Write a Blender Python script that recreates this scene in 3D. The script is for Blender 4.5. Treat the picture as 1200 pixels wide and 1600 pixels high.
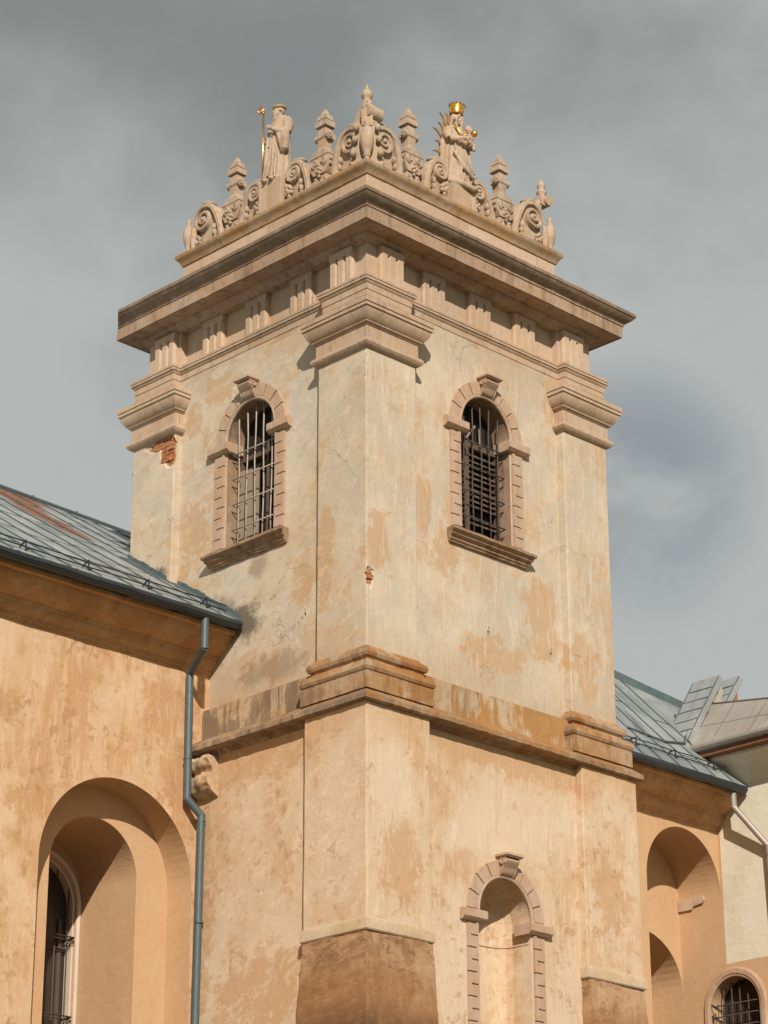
import bpy, bmesh, math, random
from mathutils import Vector, Matrix, noise as mnoise

for o in list(bpy.data.objects):
    bpy.data.objects.remove(o)
sc = bpy.context.scene
col = sc.collection
R = math.radians
PI = math.pi

# ------------------------------------------------------------------ camera
cam_d = bpy.data.cameras.new("camera")
cam = bpy.data.objects.new("camera", cam_d)
col.objects.link(cam)
CAM = Vector((-26.5502, -27.2312, -18.4862))
yaw, pitch, roll = 0.7801, 0.388, -0.0033
fw = Vector((math.sin(yaw) * math.cos(pitch), math.cos(yaw) * math.cos(pitch), math.sin(pitch)))
rt = Vector((math.cos(yaw), -math.sin(yaw), 0))
up = rt.cross(fw)
rr = rt * math.cos(roll) + up * math.sin(roll)
uu = -rt * math.sin(roll) + up * math.cos(roll)
m = Matrix((rr, uu, -fw)).transposed().to_4x4()
m.translation = CAM
cam.matrix_world = m
cam_d.sensor_fit = 'VERTICAL'
cam_d.sensor_height = 32.0
cam_d.lens = 32.0 * 4013.7451 / 1600.0
cam_d.clip_start = 0.5
cam_d.clip_end = 3000
sc.camera = cam

# ------------------------------------------------------------------ light
SUN_TO = Vector((1.0, 1.27, -1.0)).normalized()          # direction the light travels
sun_d = bpy.data.lights.new("sun", 'SUN')
sun_d.energy = 4.8
sun_d.angle = R(0.55)
sun_d.color = (1.0, 0.90, 0.785)
sun = bpy.data.objects.new("sun", sun_d)
sun.rotation_euler = SUN_TO.to_track_quat('-Z', 'Y').to_euler()
sun.location = (-20, -26, 20)
col.objects.link(sun)
SUN_EL = math.asin(-SUN_TO.z)
SUN_ROT = math.atan2(-SUN_TO.x, -SUN_TO.y)

sc.view_settings.view_transform = 'Standard'
sc.view_settings.look = 'None'
sc.view_settings.exposure = 0.0
sc.view_settings.gamma = 1.0
sc.cycles.max_bounces = 6
sc.cycles.diffuse_bounces = 3


# ------------------------------------------------------------------ node helper
class NT:
    def __init__(s, tree):
        s.t = tree
        s.n = tree.nodes
        s.l = tree.links

    def put(s, node, i, v):
        if v is None:
            return
        if isinstance(v, bpy.types.NodeSocket):
            s.l.new(v, node.inputs[i])
        else:
            sock = node.inputs[i]
            if isinstance(v, tuple) and len(v) == 3 and sock.type == 'RGBA':
                v = v + (1.0,)
            sock.default_value = v

    def math(s, op, a, b=None, c=None, clamp=False):
        n = s.n.new('ShaderNodeMath')
        n.operation = op
        n.use_clamp = clamp
        s.put(n, 0, a); s.put(n, 1, b); s.put(n, 2, c)
        return n.outputs[0]

    def vmath(s, op, a, b=None):
        n = s.n.new('ShaderNodeVectorMath')
        n.operation = op
        s.put(n, 0, a); s.put(n, 1, b)
        return n.outputs['Value'] if op in ('LENGTH', 'DOT_PRODUCT', 'DISTANCE') else n.outputs['Vector']

    def pos(s):
        return s.n.new('ShaderNodeNewGeometry').outputs['Position']

    def normal(s):
        return s.n.new('ShaderNodeNewGeometry').outputs['True Normal']

    def sep(s, v):
        n = s.n.new('ShaderNodeSeparateXYZ')
        s.put(n, 0, v)
        return n.outputs

    def comb(s, x, y, z):
        n = s.n.new('ShaderNodeCombineXYZ')
        s.put(n, 0, x); s.put(n, 1, y); s.put(n, 2, z)
        return n.outputs[0]

    def noise(s, v, scale, detail=5.0, rough=0.55, dist=0.0):
        n = s.n.new('ShaderNodeTexNoise')
        s.put(n, 'Vector', v)
        n.inputs['Scale'].default_value = scale
        n.inputs['Detail'].default_value = detail
        n.inputs['Roughness'].default_value = rough
        n.inputs['Distortion'].default_value = dist
        return n.outputs['Fac']

    def nz(s, v, scale, detail=5.0, rough=0.55, dist=0.0, k=3.2):
        """noise stretched to use the whole 0..1 range"""
        f = s.noise(v, scale, detail, rough, dist)
        return s.math('ADD', s.math('MULTIPLY', s.math('SUBTRACT', f, 0.5), k), 0.5, clamp=True)

    def step(s, f, a, b, lo=0.0, hi=1.0):
        n = s.n.new('ShaderNodeMapRange')
        n.interpolation_type = 'SMOOTHSTEP'
        s.put(n, 0, f)
        n.inputs[1].default_value = a
        n.inputs[2].default_value = b
        n.inputs[3].default_value = lo
        n.inputs[4].default_value = hi
        return n.outputs[0]

    def mix(s, f, a, b, mode='MIX'):
        n = s.n.new('ShaderNodeMix')
        n.data_type = 'RGBA'
        n.blend_type = mode
        s.put(n, 0, f)
        s.put(n, 6, a); s.put(n, 7, b)
        return n.outputs[2]

    def bump(s, h, strength, dist):
        n = s.n.new('ShaderNodeBump')
        n.inputs['Strength'].default_value = strength
        n.inputs['Distance'].default_value = dist
        s.put(n, 'Height', h)
        return n.outputs[0]


def new_mat(name):
    mt = bpy.data.materials.new(name)
    mt.use_nodes = True
    nt = NT(mt.node_tree)
    b = mt.node_tree.nodes['Principled BSDF']
    b.inputs['Roughness'].default_value = 0.9
    b.inputs['Specular IOR Level'].default_value = 0.2
    return mt, nt, b


# ------------------------------------------------------------------ sky
world = bpy.data.worlds.new("World")
sc.world = world
world.use_nodes = True
w = NT(world.node_tree)
for n in list(w.n):
    w.n.remove(n)
wout = w.n.new('ShaderNodeOutputWorld')
sky = w.n.new('ShaderNodeTexSky')
sky.sky_type = 'NISHITA'
sky.sun_disc = False
sky.sun_elevation = SUN_EL
sky.sun_rotation = SUN_ROT
bg_sky = w.n.new('ShaderNodeBackground')
w.l.new(sky.outputs[0], bg_sky.inputs[0])
bg_sky.inputs[1].default_value = 0.05
gen = w.n.new('ShaderNodeTexCoord').outputs['Generated']
sq = w.vmath('MULTIPLY', gen, (1.0, 1.0, 1.25))
c1 = w.noise(sq, 5.0, 7.0, 0.50, 0.25)
c2 = w.noise(sq, 13.0, 7.0, 0.52, 0.15)
c3 = w.noise(w.vmath('ADD', sq, (3.1, 1.7, 0.4)), 8.0, 6.0, 0.5, 0.2)


def blob(d, lo, hi):
    v = Vector(d).normalized()
    return w.step(w.vmath('DOT_PRODUCT', gen, tuple(v)), lo, hi)


f = w.math('ADD', w.math('MULTIPLY', c1, 0.62), w.math('MULTIPLY', c3, 0.38))
f = w.math('ADD', f, w.math('MULTIPLY', w.math('SUBTRACT', c2, 0.5), 0.34))
z_ = w.sep(gen)[2]
f = w.math('ADD', f, w.step(z_, 0.34, 0.56, 0.16, -0.03))
f = w.math('ADD', f, w.math('MULTIPLY', blob((0.5367, 0.7315, 0.4206), 0.990, 1.0), 0.12))
f = w.math('ADD', f, w.math('MULTIPLY', blob((0.7422, 0.5745, 0.3451), 0.9965, 1.0), 0.10))
ccol = w.mix(w.step(f, 0.30, 0.72), (0.255, 0.275, 0.266), (0.51, 0.535, 0.515))
bl = w.math('MULTIPLY', blob((0.7141, 0.5859, 0.3832), 0.9982, 0.99995), w.step(c2, 0.30, 0.62))
ccol = w.mix(w.math('MULTIPLY', bl, 0.7), ccol, (0.235, 0.266, 0.308))
bg_cl = w.n.new('ShaderNodeBackground')
w.put(bg_cl, 0, ccol)
bg_cl.inputs[1].default_value = 0.95
mx = w.n.new('ShaderNodeMixShader')
mx.inputs[0].default_value = 0.93
w.l.new(bg_sky.outputs[0], mx.inputs[1])
w.l.new(bg_cl.outputs[0], mx.inputs[2])
w.l.new(mx.outputs[0], wout.inputs[0])


# ------------------------------------------------------------------ materials
def spot_field(nt, P, spots, wob, amp=0.95):
    """union of soft ellipsoids with a ragged outline"""
    acc = None
    for c, r in spots:
        d = nt.vmath('SUBTRACT', P, tuple(c))
        d = nt.vmath('DIVIDE', d, tuple(r))
        ln = nt.vmath('LENGTH', d)
        v = nt.math('SUBTRACT', 1.0, ln)
        acc = v if acc is None else nt.math('MAXIMUM', acc, v)
    return nt.math('ADD', acc, nt.math('MULTIPLY', nt.math('SUBTRACT', wob, 0.5), amp))


def stucco(name, pale, mid, ochre, cover=0.5, spots=(), pale_spots=(), bands=(), dark_spots=(), cracks=0.5, streak=0.5,
           seed=0.0, grey=None, blotch=0.5, contrast=1.0, lay=1.0):
    """cover = how much of the worn ochre coat shows through the pale one"""
    mt, nt, b = new_mat(name)
    P0 = nt.pos()
    P = nt.vmath('ADD', nt.vmath('MULTIPLY', P0, (1, 1, lay)), (seed, seed * 0.7, seed * 0.3))
    x, y, z = nt.sep(P)[0:3]
    isL = nt.math('GREATER_THAN', nt.math('ABSOLUTE', nt.sep(nt.normal())[0]), 0.6)
    big = nt.nz(nt.vmath('MULTIPLY', P, (1, 1, 0.75)), 0.55, 9.0, 0.62, 0.8)
    # brush marks: vertical runs on one face, slanting trowel strokes on the other
    vR = nt.vmath('MULTIPLY', P, (4.6, 4.6, 0.62))
    slant = nt.math('ADD', z, nt.math('MULTIPLY', y, 0.36))
    vL = nt.comb(nt.math('MULTIPLY', x, 2.0), nt.math('MULTIPLY', y, 1.5), nt.math('MULTIPLY', slant, 2.6))
    mv = nt.n.new('ShaderNodeMix')
    mv.data_type = 'VECTOR'
    nt.put(mv, 0, isL); nt.put(mv, 4, vR); nt.put(mv, 5, vL)
    sv = mv.outputs[1]
    st = nt.nz(sv, 0.8, 9.0, 0.66, 1.1)
    st2 = nt.nz(nt.vmath('ADD', sv, (7.3, 2.1, 5.5)), 1.7, 9.0, 0.68, 0.9)
    st3 = nt.nz(nt.vmath('ADD', sv, (1.3, 9.1, 2.5)), 4.2, 7.0, 0.62, 0.5)
    st3 = nt.math('ADD', nt.math('MULTIPLY', nt.math('SUBTRACT', st3, 0.5), nt.step(big, 0.2, 0.8, 0.3, 1.0)), 0.5)
    med = nt.nz(P, 2.2, 10.0, 0.68, 0.6)
    clump = nt.nz(nt.vmath('ADD', P, (3.3, 8.8, 1.1)), 4.5, 10.0, 0.72, 0.4)
    fine = nt.noise(P, 22.0, 5.0, 0.6)
    grit = nt.noise(P, 110.0, 2.0, 0.5)
    f = nt.math('ADD', nt.math('MULTIPLY', big, 0.46), nt.math('MULTIPLY', st, 0.24))
    f = nt.math('ADD', f, nt.math('ADD', nt.math('MULTIPLY', med, 0.18), nt.math('MULTIPLY', clump, 0.12)))
    t = 0.80 - 0.55 * cover
    c = nt.mix(nt.step(f, t - 0.30, t + 0.04), pale, mid)
    # sharp-edged remains of the ochre coat
    c = nt.mix(nt.step(f, t - 0.05, t + 0.06, 0, 0.5 * contrast), c, ochre)
    c = nt.mix(nt.step(f, t + 0.05, t + 0.16, 0, 0.5 * contrast), c, ochre)
    if grey:
        gf = nt.math('ADD', nt.math('MULTIPLY', nt.nz(nt.vmath('ADD', P, (11, 3, 7)), 0.75, 8.0, 0.62, 0.8), 0.6), nt.math('MULTIPLY', st2, 0.4))
        c = nt.mix(nt.step(gf, 0.44, 0.66, 0, 0.6), c, grey)
    wob = nt.math('ADD', nt.math('MULTIPLY', med, 0.40), nt.math('ADD', nt.math('MULTIPLY', st2, 0.30), nt.math('MULTIPLY', clump, 0.30)))
    if spots:
        sp = spot_field(nt, P0, spots, wob, 1.5)
        c = nt.mix(nt.step(sp, 0.10, 0.50, 0, 0.45), c, ochre)
        c = nt.mix(nt.step(sp, 0.22, 0.36, 0, 0.6), c, ochre)
    if pale_spots:
        sp = spot_field(nt, P0, pale_spots, nt.math('ADD', nt.math('MULTIPLY', med, 0.4), nt.math('MULTIPLY', st, 0.6)), 1.1)
        c = nt.mix(nt.step(sp, 0.0, 0.55, 0, 0.85), c, pale)
    lite = tuple(min(1, v * 1.20) for v in pale)
    dk = tuple(v * 0.80 for v in mid)
    c = nt.mix(nt.step(st2, 0.58, 0.85, 0, streak), c, lite)
    c = nt.mix(nt.step(st, 0.45, 0.12, 0, streak * 0.85), c, dk)
    c = nt.mix(nt.step(st3, 0.60, 0.90, 0, streak * 0.45), c, lite)
    c = nt.mix(nt.step(st3, 0.38, 0.10, 0, streak * 0.40), c, dk)
    # worn-through blotches, clustered
    bl_ = nt.math('MULTIPLY', nt.step(clump, 0.66, 0.74), nt.step(nt.math('ADD', nt.math('MULTIPLY', big, 0.5), nt.math('MULTIPLY', st2, 0.5)), 0.42, 0.62))
    c = nt.mix(nt.math('MULTIPLY', bl_, blotch), c, tuple(v * 0.78 for v in ochre))
    for z0, z1, cc, amt in bands:
        zz = nt.sep(P0)[2]
        zn = nt.math('ADD', zz, nt.math('MULTIPLY', nt.math('SUBTRACT', wob, 0.5), 0.9 * abs(z1 - z0)))
        if z1 > z0:
            bm_ = nt.math('MULTIPLY', nt.step(zn, z0, z1, 1, 0), nt.math('LESS_THAN', zz, z1 + 0.6))
        else:
            bm_ = nt.math('MULTIPLY', nt.step(zn, z1, z0, 0, 1), nt.math('GREATER_THAN', zz, z1 - 0.6))
        c = nt.mix(nt.math('MULTIPLY', bm_, nt.step(st2, 0.1, 0.8, 0.4 * amt, amt)), c, cc)
    for cpos, r, cc, amt in dark_spots:
        sp = spot_field(nt, P0, [(cpos, r)], wob, 1.3)
        c = nt.mix(nt.step(sp, -0.05, 0.65, 0, amt), c, cc)
    c = nt.mix(1.0, c, nt.mix(nt.step(fine, 0.3, 0.7), (0.955, 0.95, 0.945), (1.04, 1.04, 1.04)), 'MULTIPLY')
    h = nt.math('ADD', nt.math('MULTIPLY', med, 0.30), nt.math('ADD', nt.math('MULTIPLY', fine, 0.10), nt.math('MULTIPLY', grit, 0.02)))
    h = nt.math('ADD', h, nt.math('ADD', nt.math('MULTIPLY', st2, 0.10), nt.math('MULTIPLY', f, 0.25)))
    if cracks > 0:
        vo = nt.n.new('ShaderNodeTexVoronoi')
        vo.feature = 'DISTANCE_TO_EDGE'
        wv = nt.n.new('ShaderNodeTexNoise')
        wv.inputs['Scale'].default_value = 2.4
        wv.inputs['Detail'].default_value = 6
        nt.put(wv, 'Vector', P)
        nt.put(vo, 'Vector', nt.vmath('ADD', P, nt.vmath('MULTIPLY', wv.outputs['Color'], (0.8, 0.8, 0.8))))
        vo.inputs['Scale'].default_value = 0.55
        ck = nt.step(vo.outputs['Distance'], 0.0, 0.0045, 1, 0)
        ck = nt.math('MULTIPLY', ck, nt.step(nt.noise(P, 0.7, 3), 0.56, 0.60, 0, cracks))
        c = nt.mix(ck, c, tuple(v * 0.3 for v in mid))
    nt.put(b, 'Base Color', c)
    nt.put(b, 'Normal', nt.bump(h, 0.45, 0.03))
    return mt


def stone(name, base, warm, dark, lichen=None, dirt_up=None, drip=0.4, seed=0.0, scale=1.0, bump=0.5, joint=0.0, side=None, crust=None):
    """carved / moulded stone: mottled, darker drips, lichen on upward faces"""
    mt, nt, b = new_mat(name)
    P = nt.vmath('ADD', nt.pos(), (seed, seed, seed * 0.5))
    n1 = nt.nz(P, 1.2 * scale, 9.0, 0.64, 0.5)
    n2 = nt.nz(nt.vmath('MULTIPLY', P, (6, 6, 0.8)), 1.0, 7.0, 0.64)
    n3 = nt.nz(P, 9.0, 8.0, 0.68)
    n4 = nt.noise(P, 60.0, 3.0, 0.6)
    c = nt.mix(nt.step(n1, 0.25, 0.75), base, warm)
    c = nt.mix(nt.step(n2, 0.50, 0.95, 0, drip), c, dark)
    c = nt.mix(nt.step(n3, 0.60, 0.95, 0, 0.35), c, dark)
    c = nt.mix(nt.step(n3, 0.35, 0.05, 0, 0.30), c, tuple(min(1, v * 1.2) for v in base))
    nz = nt.sep(nt.normal())[2]
    if lichen:
        f = nt.math('MULTIPLY', nt.step(nz, 0.2, 0.75), nt.step(nt.nz(P, 4.0, 9.0, 0.68), 0.25, 0.75, 0, 0.9))
        c = nt.mix(f, c, lichen)
    if dirt_up:
        f = nt.math('MULTIPLY', nt.step(nz, -0.3, 0.6), nt.step(nt.nz(P, 1.7, 10.0, 0.72, 0.6), 0.25, 0.70, 0.05, 0.95))
        c = nt.mix(f, c, dirt_up)
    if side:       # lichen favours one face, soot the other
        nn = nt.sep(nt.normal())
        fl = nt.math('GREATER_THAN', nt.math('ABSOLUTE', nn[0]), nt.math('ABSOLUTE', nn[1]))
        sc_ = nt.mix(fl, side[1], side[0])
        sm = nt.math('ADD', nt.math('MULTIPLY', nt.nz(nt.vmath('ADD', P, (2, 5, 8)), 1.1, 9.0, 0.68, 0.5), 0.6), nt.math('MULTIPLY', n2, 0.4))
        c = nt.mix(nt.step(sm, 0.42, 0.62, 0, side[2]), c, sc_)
    if crust:      # dark weather crust on the exposed upper mouldings
        zc = nt.math('ADD', nt.sep(nt.pos())[2], nt.math('MULTIPLY', nt.math('SUBTRACT', n1, 0.5), 0.06))
        c = nt.mix(nt.math('MULTIPLY', nt.step(zc, crust[0], crust[0] + 0.03), nt.step(nt.math('ADD', nt.math('MULTIPLY', n2, 0.5), nt.math('MULTIPLY', n3, 0.5)), 0.15, 0.6, 0.45, crust[2])), c, crust[1])
    if joint:
        xx, yy, zz = nt.sep(P)[0:3]
        ph = nt.math('ADD', nt.math('ADD', xx, yy), nt.math('MULTIPLY', n4, 0.012))
        fr = nt.math('FRACT', nt.math('DIVIDE', ph, joint))
        jm = nt.math('LESS_THAN', fr, 0.011 / joint)
        c = nt.mix(nt.math('MULTIPLY', jm, nt.step(n3, 0.2, 0.7, 0.2, 0.75)), c, tuple(v * 0.5 for v in dark))
        blk = nt.n.new('ShaderNodeTexWhiteNoise')
        blk.noise_dimensions = '1D'
        nt.put(blk, 'W', nt.math('FLOOR', nt.math('DIVIDE', ph, joint)))
        c = nt.mix(1.0, c, nt.mix(blk.outputs['Value'], (0.90, 0.89, 0.88), (1.07, 1.07, 1.06)), 'MULTIPLY')
    c = nt.mix(1.0, c, nt.mix(n4, (0.90, 0.90, 0.90), (1.07, 1.07, 1.07)), 'MULTIPLY')
    nt.put(b, 'Base Color', c)
    h = nt.math('ADD', nt.math('MULTIPLY', n3, 0.25), nt.math('ADD', nt.math('MULTIPLY', n4, 0.2), nt.math('MULTIPLY', n1, 0.15)))
    nt.put(b, 'Normal', nt.bump(h, bump, 0.02))
    return mt


def plain(name, colr, rough=0.6, metal=0.0, var=0.25, scale=6.0, spec=0.3):
    mt, nt, b = new_mat(name)
    n1 = nt.noise(nt.pos(), scale, 6.0, 0.6)
    c = nt.mix(n1, tuple(v * (1 - var) for v in colr), tuple(min(1, v * (1 + var)) for v in colr))
    nt.put(b, 'Base Color', c)
    b.inputs['Roughness'].default_value = rough
    b.inputs['Metallic'].default_value = metal
    b.inputs['Specular IOR Level'].default_value = spec
    nt.put(b, 'Normal', nt.bump(nt.noise(nt.pos(), scale * 6, 4.0, 0.6), 0.25, 0.01))
    return mt


def roof_mat(name, base, light, dark, rust, rust_spots=(), rust_amt=0.5, slope_axis=1):
    mt, nt, b = new_mat(name)
    P = nt.pos()
    n1 = nt.noise(P, 0.9, 8.0, 0.6, 0.6)
    v2 = nt.vmath('MULTIPLY', P, (5, 0.8, 0.8) if slope_axis == 1 else (0.8, 5, 0.8))
    n2 = nt.noise(v2, 1.0, 6.0, 0.62, 0.3)
    n3 = nt.noise(P, 9.0, 7.0, 0.7)
    c = nt.mix(nt.step(n1, 0.38, 0.62), base, light)
    c = nt.mix(nt.step(n2, 0.5, 0.72, 0, 0.7), c, dark)
    c = nt.mix(nt.step(n3, 0.6, 0.72, 0, 0.4), c, light)
    rm = nt.math('MULTIPLY', nt.step(nt.noise(nt.vmath('ADD', P, (4, 9, 2)), 0.9, 8.0, 0.65, 0.8), 0.60, 0.70, 0, rust_amt), nt.step(n2, 0.35, 0.6))
    c = nt.mix(rm, c, rust)
    if rust_spots:
        sp = spot_field(nt, P, rust_spots, nt.math('ADD', nt.math('MULTIPLY', n2, 0.5), nt.math('MULTIPLY', n3, 0.5)))
        c = nt.mix(nt.step(sp, 0.0, 0.35, 0, 0.95), c, rust)
    nt.put(b, 'Base Color', c)
    b.inputs['Metallic'].default_value = 0.0
    b.inputs['Roughness'].default_value = 0.5
    b.inputs['Specular IOR Level'].default_value = 0.35
    nt.put(b, 'Normal', nt.bump(nt.math('ADD', n1, nt.math('MULTIPLY', n2, 0.4)), 0.4, 0.04))
    return mt


M = {}
M['upper'] = stucco('upper_plaster', (0.575, 0.495, 0.39), (0.54, 0.43, 0.305), (0.49, 0.315, 0.175), cover=0.41, streak=0.36,
                    grey=(0.455, 0.405, 0.335), contrast=0.8, blotch=0.25,
                    spots=[((0, .95, -3.1), (.3, .26, .85)), ((0, .98, -3.9), (.3, .2, .6)), ((.17, 4.42, -1.9), (.3, .42, .9)),
                           ((.17, 4.75, -3.2), (.3, .22, 1.0)), ((.17, 3.75, .52), (.3, .7, .4)), ((.17, 1.65, -3.7), (.3, .4, .6)), ((.17, 4.55, .2), (.3, .35, .45)),
                           ((2.0, .17, -3.0), (.4, .3, .6)), ((4.75, .17, .6), (.35, .3, .6)), ((1.5, .17, -2.4), (.3, .3, .8)),
                           ((4.3, .17, -3.6), (.6, .3, 1.1)), ((5.2, 0, -4.3), (.6, .3, .8)), ((.25, 0, -3.4), (.35, .3, .9)), ((3.0, .17, -4.6), (1.1, .3, .45))],
                    bands=[(-5.4, -4.5, (0.42, 0.30, 0.18), 0.55), (0.95, 0.45, (0.40, 0.31, 0.21), 0.35)],
                    dark_spots=[((.17, 3.25, -3.95), (.4, .65, .45), (0.085, 0.065, 0.045), 0.8),
                                ((.1, 5.25, -2.75), (.3, .40, .35), (0.10, 0.075, 0.05), 0.8),
                                ((.17, 3.9, -3.6), (.3, 1.2, .30), (0.17, 0.125, 0.08), 0.55),
                                ((.17, 2.4, -4.95), (.3, 1.1, .3), (0.20, 0.14, 0.09), 0.5),
                                ((.17, 2.8, -3.05), (.3, .35, .28), (0.26, 0.185, 0.115), 0.6)], cracks=0.8)
M['lower'] = stucco('lower_plaster', (0.61, 0.49, 0.36), (0.575, 0.42, 0.275), (0.50, 0.305, 0.165), cover=0.43, streak=0.4, blotch=0.6, contrast=0.8,
                    pale_spots=[((2.0, -.05, -10.0), (.8, .3, 1.8)), ((3.0, -.05, -7.5), (1.2, .3, .7)), ((4.5, -.05, -10.2), (.5, .3, 1.4)),
                                ((.3, -.2, -7.4), (.5, .4, .9)), ((-.2, .5, -8.2), (.4, .6, 1.4)), ((5.6, -.2, -6.7), (.5, .3, .5))],
                    spots=[((2.0, -.05, -8.5), (.5, .3, .6)), ((-.05, 2.4, -10.3), (.3, 1.3, .9)), ((-.05, 3.7, -8.8), (.3, .4, 2.2)),
                           ((3.0, -.05, -6.40), (2.6, .3, .42)), ((-.05, 2.6, -6.55), (.3, 1.9, .5)), ((.5, -.2, -8.6), (.6, .3, .9)), ((5.4, -.2, -8.3), (.7, .3, .9))],
                    bands=[(-6.35, -7.0, (0.52, 0.32, 0.17), 0.5)], cracks=0.0, seed=3.0)
M['nave'] = stucco('nave_plaster', (0.61, 0.445, 0.295), (0.565, 0.37, 0.215), (0.48, 0.27, 0.135), cover=0.42, cracks=0.0, seed=8.0, streak=0.32, blotch=0.6,
                   spots=[((-.7, 3.95, -5.5), (.7, .3, .8)), ((-3.0, 3.95, -7.6), (1.1, .3, .45)), ((-.5, 3.95, -6.6), (.5, .3, .9)), ((-4.2, 3.95, -6.2), (.8, .3, .4))])
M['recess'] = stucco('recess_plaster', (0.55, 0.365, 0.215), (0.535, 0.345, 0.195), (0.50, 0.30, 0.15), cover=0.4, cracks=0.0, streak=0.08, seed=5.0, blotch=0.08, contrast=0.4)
M['cornice_nave'] = stone('eaves_cornice_plaster', (0.53, 0.32, 0.16), (0.46, 0.25, 0.11), (0.27, 0.145, 0.065), drip=0.3)
M['cream'] = stucco('cream_plaster', (0.70, 0.655, 0.545), (0.675, 0.62, 0.495), (0.60, 0.53, 0.40), cover=0.35, cracks=0.0, streak=0.15, seed=14.0, blotch=0.1, contrast=0.5)
M['stone'] = stone('moulding_stone', (0.48, 0.36, 0.265), (0.46, 0.325, 0.22), (0.29, 0.20, 0.14), lichen=(0.30, 0.24, 0.14), drip=0.3, joint=1.63)
M['cornice'] = stone('cornice_stone', (0.41, 0.295, 0.215), (0.39, 0.26, 0.17), (0.17, 0.12, 0.085), lichen=(0.17, 0.14, 0.085), drip=0.5, joint=1.37, crust=(2.44, (0.19, 0.14, 0.10), 0.7))
M['attic'] = stone('attic_stone', (0.515, 0.39, 0.29), (0.495, 0.355, 0.245), (0.37, 0.26, 0.18), drip=0.25, joint=1.83)
M['lip'] = stone('attic_coping_stone', (0.43, 0.31, 0.20), (0.41, 0.25, 0.125), (0.20, 0.14, 0.09), lichen=(0.31, 0.195, 0.09), drip=0.4, joint=1.21)
M['carved'] = stone('carved_stone', (0.465, 0.36, 0.27), (0.445, 0.32, 0.22), (0.20, 0.14, 0.10), lichen=(0.36, 0.28, 0.16), drip=0.45, scale=2.0)
M['surround'] = stone('window_surround_stone', (0.48, 0.35, 0.255), (0.46, 0.305, 0.20), (0.30, 0.21, 0.145), drip=0.3)
M['sill'] = stone('window_sill_stone', (0.36, 0.25, 0.165), (0.34, 0.21, 0.12), (0.10, 0.07, 0.05), dirt_up=(0.19, 0.10, 0.045), drip=0.6)
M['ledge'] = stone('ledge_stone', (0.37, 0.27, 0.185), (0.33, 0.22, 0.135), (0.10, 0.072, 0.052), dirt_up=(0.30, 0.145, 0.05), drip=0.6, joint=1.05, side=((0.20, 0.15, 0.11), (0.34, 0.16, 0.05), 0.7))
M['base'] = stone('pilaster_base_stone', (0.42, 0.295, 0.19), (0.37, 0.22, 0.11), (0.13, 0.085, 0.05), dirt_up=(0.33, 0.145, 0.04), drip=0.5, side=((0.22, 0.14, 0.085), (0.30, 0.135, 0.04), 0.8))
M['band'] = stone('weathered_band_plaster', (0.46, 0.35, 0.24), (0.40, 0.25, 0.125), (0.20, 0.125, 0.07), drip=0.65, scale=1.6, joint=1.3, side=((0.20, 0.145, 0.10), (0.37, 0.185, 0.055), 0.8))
M['foot'] = stucco('weathered_footing', (0.45, 0.30, 0.18), (0.37, 0.215, 0.11), (0.22, 0.12, 0.06), cover=0.46, blotch=0.7, streak=0.35, cracks=1.0, seed=21.0, lay=2.3,
                   bands=[(-10.5, -10.05, (0.27, 0.125, 0.05), 0.8), (-11.25, -10.65, (0.085, 0.05, 0.028), 0.8)])
M['strip'] = stone('plinth_strip_stone', (0.52, 0.41, 0.29), (0.48, 0.35, 0.22), (0.30, 0.21, 0.14), drip=0.2)
M['brick'] = stone('broken_brick', (0.42, 0.21, 0.105), (0.38, 0.135, 0.05), (0.14, 0.07, 0.04), drip=0.2, scale=5.0, bump=1.0)
M['gold'] = plain('gilding', (0.95, 0.50, 0.11), rough=0.27, metal=1.0, var=0.12, scale=12)
M['gilt_old'] = plain('worn_gilding', (0.50, 0.27, 0.10), rough=0.5, metal=0.55, var=0.35, scale=20)
M['copper'] = plain('gilded_copper', (0.90, 0.46, 0.17), rough=0.3, metal=1.0, var=0.1)
M['iron'] = plain('sunlit_iron_bars', (0.40, 0.33, 0.27), rough=0.65, var=0.35, scale=10)  # left grille paler than the other bars; sunlight put into its colour
M['iron_dark'] = plain('dark_iron_bars', (0.085, 0.065, 0.055), rough=0.7, var=0.4, scale=10)
M['wood'] = plain('weathered_shutter_wood', (0.115, 0.08, 0.058), rough=0.85, var=0.4, scale=9)
M['board'] = plain('pale_dusty_boards', (0.30, 0.24, 0.175), rough=0.85, var=0.3, scale=9)
M['dark'] = plain('dark_interior', (0.02, 0.017, 0.014), rough=0.95, var=0.3)
M['pipe'] = plain('grey_green_painted_pipe', (0.075, 0.105, 0.11), rough=0.45, var=0.2, scale=5, spec=0.5)
M['gutter'] = plain('dark_painted_gutter', (0.022, 0.031, 0.036), rough=0.38, var=0.35, scale=7, spec=0.5)
M['zinc'] = plain('zinc_pipe', (0.33, 0.30, 0.26), rough=0.5, metal=0.35, var=0.2)
M['roof'] = roof_mat('aged_sheet_roof', (0.21, 0.235, 0.24), (0.34, 0.36, 0.36), (0.07, 0.088, 0.094), (0.235, 0.095, 0.04),
                     rust_spots=[((.2, 10.1, .5), (.9, 1.2, 1.0)), ((-.1, 9.2, 0.0), (.55, 1.1, .9)), ((-.3, 8.2, -.7), (.55, 1.1, .9)), ((-.25, 7.4, -1.2), (.45, .7, .7)),
                                 ((2.6, 8.9, -.3), (.3, 1.0, .8))], rust_amt=0.7)
M['roof_wing'] = roof_mat('grey_sheet_roof', (0.20, 0.225, 0.23), (0.30, 0.32, 0.32), (0.07, 0.085, 0.092), (0.22, 0.11, 0.05), rust_amt=0.2)
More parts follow.
